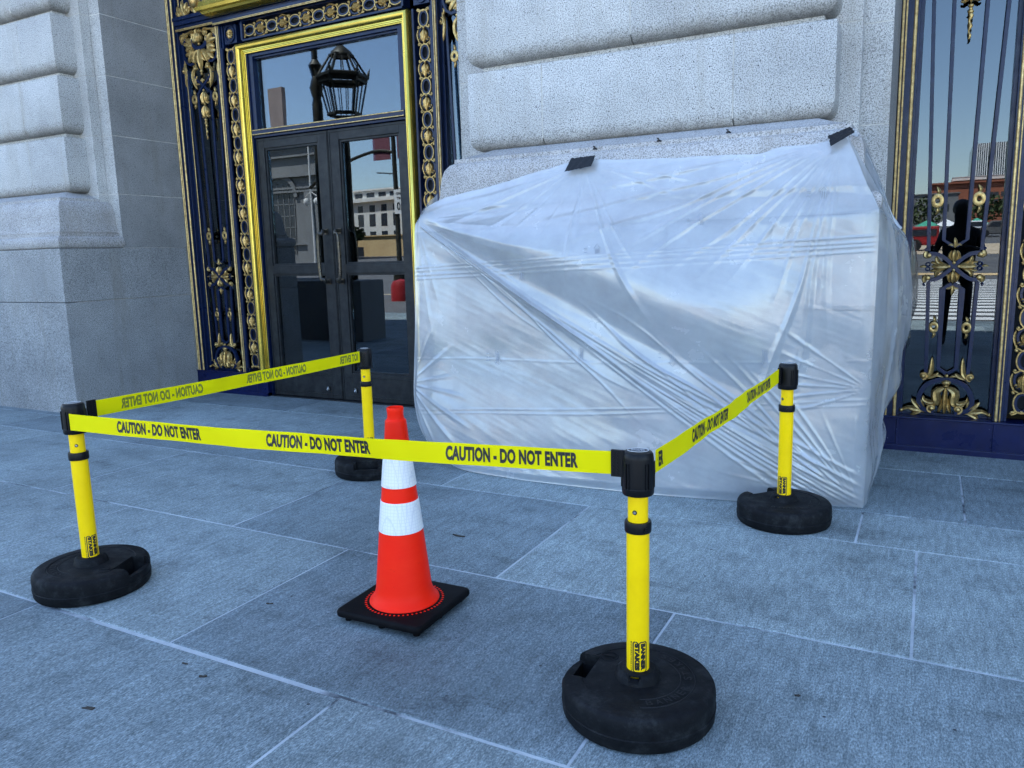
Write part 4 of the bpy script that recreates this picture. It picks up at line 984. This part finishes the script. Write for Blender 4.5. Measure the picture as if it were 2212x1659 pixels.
SIL = Cv([(-.345, 4.40, 1.79), (-.325, 4.50, 1.68), (-.245, 4.62, 1.50), (-.190, 4.64, 1.40), (-.118, 4.64, 1.315), (-.085, 4.64, 1.11), (-.082, 4.62, .88), (-.112, 4.6, .69), (-.108, 4.58, .56), (-.165, 4.56, .46), (-.195, 4.52, .40), (-.165, 4.5, .30), (-.190, 4.5, .16), (-.228, 4.48, .012)])
BCK = Cv([(-.36, 4.58, 1.77), (-.30, 4.66, 1.66), (-.228, 4.95, 1.45), (-.215, 5.05, 1.25), (-.205, 5.1, 1.0), (-.215, 5.1, .75), (-.222, 5.05, .55), (-.228, 4.95, .4), (-.232, 4.8, .2), (-.234, 4.7, .012)])
NL, NR = 24, 90
for j in range(NTT + 1):
    t = j / NTT; row = []
    a = LFT(t); b = LW(t)
    for i in range(NL):
        u = 1 - i / NL; p = a.lerp(b, u); bu = .014 * sin(pi * u); q = Vector((p.x - bu - .004 * nz(p.y * 12, p.z * 9), p.y, p.z + .02 * nz(p.y * 9, 4) * (t < .02))); row.append(q)
    for i in range(NS + 1): row.append(front(i / NS, t))
    cs = [RGT(t), MID(t), SIL(t), BCK(t)]
    for i in range(1, NR + 1):
        u = i / NR * 3; k = min(int(u), 2); w = u - k
        p0 = cs[max(0, k - 1)] if k else cs[0] * 2 - cs[1]; p1 = cs[k]; p2 = cs[k + 1]; p3 = cs[min(3, k + 2)]
        q = .5 * ((2 * p1) + (p2 - p0) * w + (2 * p0 - 5 * p1 + 4 * p2 - p3) * w * w + (3 * p1 - p0 - 3 * p2 + p3) * w ** 3)
        e = min(1, i / 12) * sm(0, .04, t)
        hx = .016 * nz(q.y * 4, q.z * 2.5, 9) + .005 * nz(q.y * 12 + q.z * 6, q.z * 6, 2) + .012 * ridge(((q.y - 4.05) - .22 * (1.8 - q.z) * .5 - .10) / .03) + .0015 * nz(q.y * 30, q.z * 18, 6)
        q.x = max(q.x + hx * e, -.2345 if q.z < 1.43 else -9); row.append(q)
    rows.append(row)
NC = len(rows[0])
def ok(i, j):
    t = j / NTT
    if i > NL + NS + NR * .70 and t > .74 + .04 * sin(i * .7): return False
    return True
sh.v = [tuple(p) for r in rows for p in r]
sh.f = [(j * NC + i, j * NC + i + 1, (j + 1) * NC + i + 1, (j + 1) * NC + i) for j in range(NTT) for i in range(NC - 1) if ok(i, j)]
sh.mi = [0] * len(sh.f)
SHEET_OBJ = obj('plastic_sheet', sh, M['sheet'], smooth=180)
at = SHEET_OBJ.data.attributes.new('contact', 'FLOAT', 'POINT'); cv = []
for j in range(NTT + 1): cv += [.35] * NL + CON[j * (NS + 1):(j + 1) * (NS + 1)] + [.2] * NR
at.data.foreach_set('value', cv)
sheet = tag(SHEET_OBJ, 'clear plastic sheet draped and creased over the base of the right granite pier', 'plastic sheet')
# bunched hem running down the right side from the tape
hem = MB(); hp = interp([(-.36, 4.18, 1.80), (-.338, 4.40, 1.765), (-.30, 4.58, 1.66), (-.262, 4.66, 1.56), (-.205, 4.70, 1.42), (-.165, 4.70, 1.36)], 40)
for k in range(4): hem.tube([(p.x + .009 * cos(k * 1.6 + i * .08), p.y + .006 * k, p.z + .009 * sin(k * 1.6 + i * .08)) for i, p in enumerate(hp)], [.009 + .003 * sin(i * .5 + k) for i in range(40)], 7)
obj('bunched_hem', hem, M['sheet'], sheet, smooth=60)
def on_sheet(x, z):     # nearest grid point of the front
    best = min(((rows[j][NL + i], (rows[j][NL + i].x - x) ** 2 + (rows[j][NL + i].z - z) ** 2) for j in range(0, NTT, 3) for i in range(max(0, int((x + 2.85) / 2.62 * NS) - 60), min(NS, int((x + 2.85) / 2.62 * NS) + 60), 3)), key=lambda q: q[1]); return best[0]
for x, z, up in ((-2.2, .69, 0), (-1.661, .732, 0), (-1.15, .736, 0), (-.70, .745, 0), (-2.031, 1.173, 1), (-1.548, 1.28, 1), (-1.036, 1.418, 1), (-.47, 1.52, 1)):
    p = on_sheet(x, z); sg = 1 if up else -1; mk = MB()
    out = [(.0, .045 * sg), (.018, .022 * sg), (.010, .022 * sg), (.010, -.040 * sg), (-.010, -.040 * sg), (-.010, .022 * sg), (-.018, .022 * sg)]
    mk.strap(out, .0022, -.0006, .0006, closed=True); mk.strap([(0, .02 * sg), (0, -.03 * sg)], .0045, -.0006, .0006)
    for k in range(3): mk.strap([(-.075, .022 - k * .02), (-.058, .022 - k * .02)], .005, -.0006, .0006)
    vs = []
    for q in mk.v:
        w_ = on_sheet(x + q[0], z + q[2]) if 0 else p; vs.append((q[0], q[1], q[2]))
    mk.v = vs; o = obj('printed_arrow', mk, M['grey_print'], sheet, smooth=0, loc=(x, p.y - .006, z)); o.rotation_euler = (0, radians(random.uniform(-3, 3)), 0)
# duct tape
def tape(pts, label, n=18, m=8):
    a, b, c_, d_ = [Vector(p) for p in pts]; mb = MB(); v = []
    for off in (0, -.0012):
        for j in range(m + 1):
            for i in range(n + 1):
                u, w = i / n, j / m; p = (a.lerp(b, u)).lerp(d_.lerp(c_, u), w); e = .004 * nz(u * 7, w * 5, 3) + .0025 * sin(u * 11 + w * 3)
                ed = .006 * nz(u * 9, j * .4) if i in (0, n) or j in (0, m) else 0
                v.append((p.x + ed, p.y - .004 - abs(e) + off, p.z + ed * .8))
    q = (n + 1) * (m + 1); f = [(j * (n + 1) + i, j * (n + 1) + i + 1, (j + 1) * (n + 1) + i + 1, (j + 1) * (n + 1) + i) for j in range(m) for i in range(n)]
    f += [tuple(k + q for k in w[::-1]) for w in f]
    mb.add(v, f); return tag(obj('duct_tape', mb, M['duct'], smooth=50), label, 'tape', 'black tape holding the plastic sheet')
tape([(-1.80, 4.115, 1.800), (-1.655, 4.115, 1.805), (-1.668, 4.085, 1.745), (-1.828, 4.085, 1.728)], 'flat black tape patch at the middle of the sheet top edge')
tape([(-.470, 4.12, 1.800), (-.375, 4.15, 1.838), (-.350, 4.11, 1.805), (-.450, 4.07, 1.745)], 'crumpled black tape patch at the right top corner of the sheet', 20, 10)
# little black bits on the moulding ledge
for i, (x, z) in enumerate(((-1.705, 1.852), (-1.335, 1.862), (-.965, 1.872))):
    mb = MB().leaf([(-.012, 0), (0, .006), (.016, -.002)], .006, 0, .006).box(-.004, .002, -.008, .0, -.002, .018)
    mb.leaf([(-.004, .014), (-.010, .020)], .004, -.004, .004, n=4)
    tag(obj('ledge_scrap', mb, M['ink'], smooth=0, loc=(x, 4.225, z)), ['black scrap on the stone ledge just right of the middle tape', 'black scrap on the stone ledge halfway between the two tapes', 'black scrap on the stone ledge nearest the corner tape'][i], 'scrap', 'black scraps on the ledge above the sheet')
# litter on the paving
random.seed(3)
def litter(x, y, L, w, label, a):
    mb = MB(); n = 12; pts = []
    for k in range(n):
        t = 2 * pi * k / n; r = 1 + random.uniform(-.35, .35); pts.append((L / 2 * cos(t) * r, w / 2 * sin(t) * r))
    mb.slab(pts, .0008, .0022); mb.v = [(p[0], p[1], p[2] + (.003 * abs(p[0]) / L * 2 if p[2] > .001 else 0)) for p in mb.v]
    o = obj('dry_leaf', mb, M['litter'], smooth=0, loc=(x, y, 0)); o.rotation_euler = (0, 0, a); tag(o, label, 'leaf', 'leaf bits on the paving')
M['litter'] = mat('dry_leaf_brown', (.03, .025, .02), .8)
litter(-2.107, 1.251, .040, .013, 'largest dark leaf bit, near the bottom left corner', .3)
litter(-1.945, 1.521, .022, .012, 'tiny dark leaf bit just below the wide pale joint', .5)
litter(-2.061, 1.551, .020, .006, 'thin dark leaf sliver below the joint, left of the tiny bit', .2)
litter(-2.141, 1.998, .024, .008, 'dark leaf bit between left post base and cone base', .4)
litter(-1.866, 2.909, .060, .012, 'torn dark leaf strip on the slab behind the cone', -.05)
litter(-.274, 2.203, .014, .010, 'small dark leaf crumb between the nearest post and the right post', .3)

# ------------------------------------------------------------ the street behind the camera (seen mirrored in the panes)
def hz(y):      # terrain height
    pts = [(-12.5, -.02), (-22, -.01), (-40, .60), (-59, 1.1), (-79, 1.95), (-109, 2.6), (-200, 5.0), (-420, 9.0), (-900, 12)]
    if y >= pts[0][0]: return -.02
    for (a, ha), (b, hb) in zip(pts[:-1], pts[1:]):
        if y >= b: t = (y - a) / (b - a); return ha + (hb - ha) * t
    return pts[-1][1]
def strip(name, ys, x0, x1, mt, dz=0.0):
    mb = MB(); v = []
    for y in ys: v += [(x0, y, hz(y) + dz), (x1, y, hz(y) + dz)]
    mb.add(v, [(2 * i, 2 * i + 1, 2 * i + 3, 2 * i + 2) for i in range(len(ys) - 1)]); return tag(obj(name, mb, mt, smooth=0), kind='structure')
M['asphalt'] = paint('asphalt', (.075, .075, .08), (.11, .108, .105), .6, .9)
M['concrete'] = paint('plaza_concrete', (.42, .33, .22), (.50, .40, .28), .5, .9)
M['grass'] = paint('lawn', (.04, .075, .02), (.07, .10, .03), .8, .95)
M['roadpaint'] = paint('road_paint', (.72, .72, .70), (.55, .55, .54), 3, .8)
M['tan'] = paint('tan_render', (.62, .44, .22), (.52, .36, .18), .8, .9)
M['cream'] = paint('cream_stone', (.66, .64, .60), (.56, .54, .50), .3, .85)
M['greystone'] = paint('grey_stone', (.16, .16, .16), (.20, .20, .195), .3, .9)
M['brick'] = paint('red_brick', (.32, .105, .055), (.25, .08, .045), .5, .9)
M['win'] = mat('window_dark', (.03, .035, .045), .15)
M['iron'] = paint('dark_iron', (.018, .020, .018), (.04, .035, .02), 12, .5, metal=.4)
M['red'] = mat('bus_red', (.28, .012, .015), .45)
M['white'] = mat('white_paint', (.75, .75, .75), .4)
M['green_tent'] = mat('green_canvas', (.05, .30, .20), .8)
M['leafm'] = paint('tree_foliage', (.035, .06, .02), (.08, .10, .035), 2, .9)
M['bark'] = mat('bark', (.10, .075, .05), .9)
M['banner'] = mat('maroon_banner', (.16, .05, .07), .8)
M['skin'] = mat('skin', (.35, .2, .14), .6); M['cloth'] = mat('dark_clothing', (.012, .013, .016), .9)
ys = [-12.5, -22, -30, -40, -50, -59, -70, -79, -95, -109, -150, -200, -300, -420, -900]
tag(obj('ground', MB().add([p for y in ys for p in ((-900, y, hz(y) - .008), (900, y, hz(y) - .008))], [(2 * i, 2 * i + 1, 2 * i + 3, 2 * i + 2) for i in range(len(ys) - 1)]), M['asphalt'], smooth=0), kind='structure')
M['redstone'] = paint('brown_stone', (.26, .20, .18), (.20, .155, .14), .4, .9)
tag(obj('forecourt', MB().box(-60, 40, -12.5, -3.9505, -.4, -.004).box(-60, -14.001, -3.95, 4.6, -.4, -.004).box(10.001, 40, -3.95, 4.6, -.4, -.004), M['asphalt'], smooth=0), kind='structure')
# crossing stripes, lane mark, plaza band, lawn
cw = MB()
for k in range(9):
    y = -13.1 - k * .98; z0 = hz(y) + .004; z1 = hz(y - .5) + .004; cw.add([(-4, y, z0), (9, y, z0), (9, y - .5, z1), (-4, y - .5, z1)], [(0, 1, 2, 3)])
strip('plaza_path', [-42, -50, -59, -62], -5, 60, M['concrete'], .01)
strip('lane_line', [-24, -25.2], -2, 9, M['tan'], .004)
strip('bike_lane', [-7.6, -8.6], -60, -9, M['green_tent'], .003)
strip('kerb_line', [-11.4, -11.9], -60, -9, M['concrete'], .02)
strip('lawn', [-34, -40, -50], -60, -18, M['grass'], .01)
tag(obj('crossing_stripes', cw, M['roadpaint'], smooth=0), kind='structure')
cw2 = MB()
for k in range(9): y = -4.15 - k * .95; cw2.add([(-1.5, y, -.0005), (9, y, -.0005), (9, y - .52, -.0005), (-1.5, y - .52, -.0005)], [(0, 1, 2, 3)])
cw2.v = [(p[0], p[1], .0035) for p in cw2.v]; tag(obj('painted_stripes', cw2, M['roadpaint'], smooth=0), kind='structure')
def building(name, label, x0, x1, yf, dep, z0, z1, mt, wins, roof=None, arch=False):
    r = empty(name, ((x0 + x1) / 2, yf, z0), label, 'building'); w = MB().box(x0 - r.location.x, x1 - r.location.x, -dep, 0, 0, z1 - z0)
    wl = obj('wall', w, mt, r, smooth=0)
    k0 = None
    for (x, z, ww, wh) in wins:
        a = [(-ww / 2, -wh / 2), (ww / 2, -wh / 2), (ww / 2, wh / 2)] + ([(ww / 2 * cos(t), wh / 2 + ww / 2 * sin(t)) for t in [pi * k / 6 for k in range(1, 6)]] if arch else []) + [(-ww / 2, wh / 2)]
        key = (round(ww, 2), round(wh, 2))
        if k0 and k0[0] == key: o = k0[1].copy(); C.objects.link(o)
        else: o = obj('window', MB().prism(a, -.05, .03), M['win'], r, smooth=0); k0 = (key, o)
        o.location = (x - r.location.x, 0, z - z0)
    if arch:
        tr = MB()
        for z_, o_ in ((8.9, .35), (9.3, .2), (10.6, .5), (3.0, .3), (12.8, .4)): tr.box(x0 - r.location.x, x1 - r.location.x, -.01, o_, z_, z_ + .22)
        for x_ in (-71.2, -62.4): tr.box(x_ - r.location.x - .5, x_ - r.location.x + .5, -.01, .35, 0, 8.88)
        cx_ = -66.8 - r.location.x; zc = 5.2 + 3.2
        tr.strap([(cx_ + 2.5 * cos(a), 5.2 + 3.2 - 3.2 + 3.2 + 2.5 * sin(a) - 0) for a in [pi * k / 14 for k in range(15)]], .5, -.01, .3)
        obj('cornice', tr, mt, r, smooth=0)
        mu = MB()
        for k in range(6): mu.box(cx_ - 2.0 + k * .8 - .05, cx_ - 2.0 + k * .8 + .05, .031, .08, 2.0, 10)
        for k in range(6): mu.box(cx_ - 2.1, cx_ + 2.1, .031, .08, 2.4 + k * 1.3, 2.5 + k * 1.3)
        obj('mullion', mu, mt, r, smooth=0)
    if roof: obj('roof', MB().box(x0 - r.location.x - roof, x1 - r.location.x + roof, -dep - roof, roof, z1 - z0 + .001, z1 - z0 + roof * .7), mt, r, smooth=0)
    return r
building('office_building', 'cream office building across the street', -84, -52, -79, 16, 0, 9.1, M['cream'], [(x, 6.6, 1.0, 1.7) for x in range(-74, -62, 2)] + [(x, 4.2, 1.0, 1.7) for x in range(-74, -62, 2)] + [(x, 8.2, .9, .9) for x in range(-74, -62, 2)], .6)
building('penthouse', 'glazed top storey of the cream office building', -74, -58, -80, 10, 9.6, 10.7, M['cream'], [(x, 10.1, 1.3, .6) for x in range(-73, -59, 2)], .3)
building('shop_wall', 'tan rendered building behind small trees', -70, -54, -69, 6, 0, 4.0, M['tan'], [(-64.5, 2.0, 1.2, 1.4)], .2)
building('opera_house', 'dark stone hall with tall arched window', -84, -60.6, -58, 3, 0, 14.2, M['greystone'], [(-66.8, 5.2, 4.2, 6.4)], .8, arch=True)
building('museum_block', 'stepped grey block against the sky', -98, -95.0, -89, .8, 0, 29.2, M['redstone'], [], .0)
building('brick_building', 'red brick office block with cream cornice', -1, 60, -209, 30, 3, 15.3, M['brick'], [(x, z, .9, 1.1) for x in (9.2, 10.0, 11.6, 12.6, 14) for z in (9.0, 10.7, 12.4)], .6)
building('roof_storey', 'pale rooftop storey above the brick block', 3.5, 40, -212, 20, 16.2, 17.0, M['cream'], [], .1)
building('grey_block', 'low grey block beside the brick building', -30, 4.5, -189, 10, 3, 12.0, M['greystone'], [(x, 9, 1.6, 1.6) for x in (-4, -1, 2)], .3)
tw = building('striped_tower', 'tall office tower with white vertical fins', 13.2, 60, -389, 40, 5, 43, M['win'], [])
fn = MB()
for k in range(60): fn.box(13.2 - 36.6 + k * .78, 13.2 - 36.6 + k * .78 + .36, 0, .5, 0, 38)
obj('fin_screen', fn, M['white'], tw, smooth=0)
def tree(x, y, h, r, label):
    z = hz(y); e = empty('street_tree', (x, y, z), label, 'tree', 'trees across the street')
    obj('trunk', MB().tube([(0, 0, 0), (.05, 0, h * .35), (0, .05, h * .6)], [.16, .11, .07], 8).tube([(.05, 0, h * .3), (r * .5, 0, h * .7)], [.08, .03], 6).tube([(.05, 0, h * .3), (-r * .5, .1, h * .72)], [.08, .03], 6), M['bark'], e)
    mb = MB()
    for k in range(420):
        d = Vector((random.gauss(0, 1), random.gauss(0, 1), random.gauss(0, 1))).normalized() * (random.random() ** .4) * r; p = Vector((d.x, d.y, h * .68 + d.z * .75)); a = Vector((random.gauss(0, 1), random.gauss(0, 1), random.gauss(0, 1))).normalized() * .26; b = a.orthogonal().normalized() * .18
        mb.add([p - a, p - b, p + a, p + b], [(0, 1, 2, 3)])
    obj('crown', mb, M['leafm'], e, smooth=0)
for i, (x, y, h, r) in enumerate(((-6, -109, 4.4, 3.2), (-1.5, -111, 4.2, 3), (5.6, -109, 4.6, 2.4), (9.5, -109, 4.4, 2.6), (14, -112, 4.6, 3), (-61, -64, 4.2, 1.2), (-64.6, -64, 4, 1.2))): tree(x, y, h, r, ['broad tree left of the bus', 'tree behind the red bus', 'tree behind the parked cars', 'tree in front of the brick block', 'tree at the end of the car park', 'small tree before the tan wall', 'thin tree left of the tan wall window'][i])
bus = empty('city_bus', (-3.2, -49, .84), 'red city bus with white writing on its side', 'bus')
obj('body', MB().box(-5, 3.55, -1.2, 1.2, .35, 1.6), M['red'], bus, smooth=0, bevel=.08); obj('window', MB().box(-4.8, 3.4, 1.2, 1.23, .95, 1.4), M['win'], bus, smooth=0)
for x in (-3.6, 2.2): w_ = obj('wheel', MB().lathe([(.38, -.12), (.38, .12)], n=20), M['ink'], bus, loc=(x, 1.1, .38)); w_.rotation_euler = (pi / 2, 0, 0)
def car(x, y, mt, label, L=2.2, h=.75):
    e = empty('parked_car', (x, y, hz(y)), label, 'car', 'cars parked beyond the crossing')
    obj('body', MB().prism([(-L, .25), (-L, .8), (-L * .6, .9), (-L * .4, .9 + h * .7), (L * .45, .9 + h * .7), (L * .8, .85), (L, .7), (L, .25)], -.85, .85), mt, e, smooth=0, bevel=.06); obj('window', MB().prism([(-L * .5, .92), (-L * .36, .9 + h * .55), (L * .4, .9 + h * .55), (L * .6, .9)], .85, .87), M['win'], e, smooth=0)
    for q in (-.6, .6): w_ = obj('wheel', MB().lathe([(.32, -.1), (.32, .1)], n=18), M['ink'], e, loc=(q * L, .8, .32)); w_.rotation_euler = (pi / 2, 0, 0)
car(3.2, -79, M['white'], 'white car nearest the bus'); car(8.6, -81, M['white'], 'white van at the right of the car park', 2.3, 1.3); car(5.6, -76, M['asphalt'], 'grey car in front of the white van'); car(12, -78, M['red'], 'red car at the far right')
for x, mt, lb in ((1.2, M['white'], 'white market tent'), (-.6, M['green_tent'], 'green market tent behind the bus'), (4.0, M['green_tent'], 'green market tent behind the white car')):
    e = empty('market_tent', (x, -86, hz(-86)), lb if len(lb.split()) > 3 else lb + ' behind the person', 'tent', 'market tents'); obj('canopy', MB().add([(-1.3, -1.3, 1.0), (1.3, -1.3, 1.0), (1.3, 1.3, 1.0), (-1.3, 1.3, 1.0), (0, 0, 1.75)], [(0, 1, 4), (1, 2, 4), (2, 3, 4), (3, 0, 4), (3, 2, 1, 0)]), mt, e, smooth=0)
    for a in (-1.2, 1.2):
        for b in (-1.2, 1.2): obj('leg', MB().box(a - .03, a + .03, b - .03, b + .03, 0, 1.0), M['white'], e, smooth=0)
# grand lantern on its post
ln = empty('lantern', (-9.87, -1.02, 0), 'large black and gilt lantern on a post by the steps', 'lantern')
obj('post', MB().lathe([(.22, -.1), (.22, .3), (.09, .4), (.07, 3.6), (.14, 3.75), (.10, 3.9)], n=16), M['iron'], ln)
fr = MB(); n = 6
for i in range(n):
    a = 2 * pi * i / n + .3; b = 2 * pi * (i + 1) / n + .3; P1 = Vector((.30 * cos(a), .30 * sin(a), 3.95)); P2 = Vector((.46 * cos(a), .46 * sin(a), 4.62)); Q1 = Vector((.30 * cos(b), .30 * sin(b), 3.95)); Q2 = Vector((.46 * cos(b), .46 * sin(b), 4.62))
    P3 = Vector((.21 * cos(a), .21 * sin(a), 5.0)); Q3 = Vector((.21 * cos(b), .21 * sin(b), 5.0))
    fr.tube([P1, P2], .018).tube([P1, Q1], .035).tube([P2, Q2], .045).tube([P1.lerp(Q1, .33), P2.lerp(Q2, .33)], .010).tube([P1.lerp(Q1, .67), P2.lerp(Q2, .67)], .010).tube([P2, P3], .022).tube([P2.lerp(Q2, .5), P3.lerp(Q3, .5)], .012)
    B1 = P1.lerp(P2, .84); B2 = Q1.lerp(Q2, .84); fr.add([B1, B2, Q2, P2], [(0, 1, 2, 3)]).tube([P3, Q3], .03).tube([P2, P2 + Vector((0.05 * cos(a), .05 * sin(a), .16))], [.04, .008]).tube([P1.lerp(P2, .86), Q1.lerp(Q2, .86)], .022)
fr.lathe([(.22, 4.99), (.19, 5.06), (.11, 5.13), (.05, 5.18), (.03, 5.22), (.05, 5.26), (.02, 5.30), (.012, 5.38), (.0, 5.40)], n=12)
obj('cage', fr, M['iron'], ln)
pm = empty('banner_mast', (-10.5, -1.0, 0), 'tall ornate dark mast beside the lantern', 'mast'); obj('mast', MB().lathe([(.12, -.1), (.10, 3.9), (.10, 4.2), (.08, 4.3), (.13, 4.5), (.07, 4.7), (.13, 4.9), (.06, 5.0), (.06, 7)], n=12), M['iron'], pm)
st = empty('signal_pole', (-14.62, -9.02, -.1), 'street pole with speed sign and banner', 'street pole')
obj('pole', MB().lathe([(.20, 0), (.20, .9), (.11, 1.0), (.08, 1.1), (.07, 5.3)], n=14), M['iron'], st)
obj('arm', MB().tube(interp([(0, 0, 4.55), (-.9, 0, 4.62), (-2.6, 0, 4.15), (-3.4, 0, 3.7)], 14), .05, 8).tube([(0, 0, 3.9), (-.7, 0, 3.98)], .02, 6), M['iron'], st)
obj('banner', MB().box(-.80, -.14, -.01, .01, 4.35, 5.6).box(.14, .7, -.01, .01, 4.35, 5.6), M['banner'], st, smooth=0)
sg = obj('sign', MB().box(-.02, .44, .08, .10, 2.7, 3.42), M['white'], st, smooth=0)
for tx, hh, ww, zz in (('SPEED', .07, .30, 3.26), ('LIMIT', .07, .26, 3.12), ('20', .24, .27, 2.80)):
    t = textmb(tx, hh, ww, .03); obj('lettering', MB().add([(.21 + ww / 2 - p[0], .103, zz + p[1]) for p in t.v], t.f), M['ink'], sg, smooth=0)
lp = empty('street_lamp', (-36.0, -29.0, .2), 'pale street lamp with two hanging globes', 'street lamp'); obj('pole', MB().lathe([(.09, 0), (.06, 5), (.05, 8.6), (.0, 8.8)], n=10).tube([(-.5, 0, 5.2), (0, 0, 5.5), (.5, 0, 5.2)], .03, 6), M['cream'], lp)
for q in (-.45, .45): obj('lamp', MB().ball((q, 0, 4.85), .2, sz=1.3), M['cream'], lp)
pb = empty('stone_plinth', (-8.3, .9, 0), 'dark stone plinth with iron handrail beside the steps', 'plinth'); obj('block', MB().box(-3.8, .54, -.1, .5, -.1, .95).box(-4.6, -1.6, -1.2, -.101, -.1, .95), M['greystone'], pb, smooth=0, bevel=.02); obj('urn', MB().lathe([(.5, .95), (.5, 1.2), (.35, 1.3), (.3, 1.9), (.42, 2.1), (.2, 2.4), (.0, 2.5)], (-3.2, -.6, 0), n=20), M['greystone'], pb)
hy = empty('fire_hydrant_box', (-14.0, -8.2, 0), 'red street box beside the pole', 'street box'); obj('box', MB().lathe([(.30, -.1), (.30, .45), (.24, .6), (0, .66)], n=16), M['red'], hy)
# photographer
def person():
    me = bpy.data.meshes.new('body'); V = [(0, 0, .95), (0, .01, 1.18), (0, .0, 1.38), (0, .02, 1.50), (0, .04, 1.58), (0, .05, 1.70), (.18, 0, 1.41), (.25, .05, 1.18), (.16, .20, 1.20), (.05, .27, 1.24), (-.18, 0, 1.41), (-.27, .03, 1.17), (-.33, .16, 1.16), (-.30, .29, 1.26), (.10, 0, .88), (.12, .02, .48), (.13, 0, .06), (.13, .14, .03), (-.10, 0, .88), (-.12, .02, .48), (-.13, 0, .06), (-.13, .14, .03)]
    E_ = [(0, 1), (1, 2), (2, 3), (3, 4), (4, 5), (2, 6), (6, 7), (7, 8), (8, 9), (2, 10), (10, 11), (11, 12), (12, 13), (0, 14), (14, 15), (15, 16), (16, 17), (0, 18), (18, 19), (19, 20), (20, 21)]
    R = [.20, .19, .20, .07, .08, .10, .075, .05, .04, .03, .075, .05, .04, .03, .10, .065, .05, .035, .10, .065, .05, .035]
    me.from_pydata(V, E_, []); o = bpy.data.objects.new('body', me); C.objects.link(o); md = o.modifiers.new('s', 'SKIN')
    for i, sv in enumerate(me.skin_vertices[0].data): sv.radius = (R[i], R[i] * .8); sv.use_root = i == 0
    o.modifiers.new('u', 'SUBSURF').levels = 2
    dg = bpy.context.evaluated_depsgraph_get(); dg.update(); nm = bpy.data.meshes.new_from_object(o.evaluated_get(dg)); o.modifiers.clear(); o.data = nm; nm.materials.clear(); nm.materials.append(M['cloth']); nm.shade_smooth()
    return o
pe = empty('person', (.30, -.42, 0), 'person in dark clothes holding up a phone to photograph the doorway', 'person'); pb_ = person(); pb_.parent = pe
obj('hair', MB().ball((0, .03, 1.71), .105, sz=1.05, n=14), M['ink'], pe)
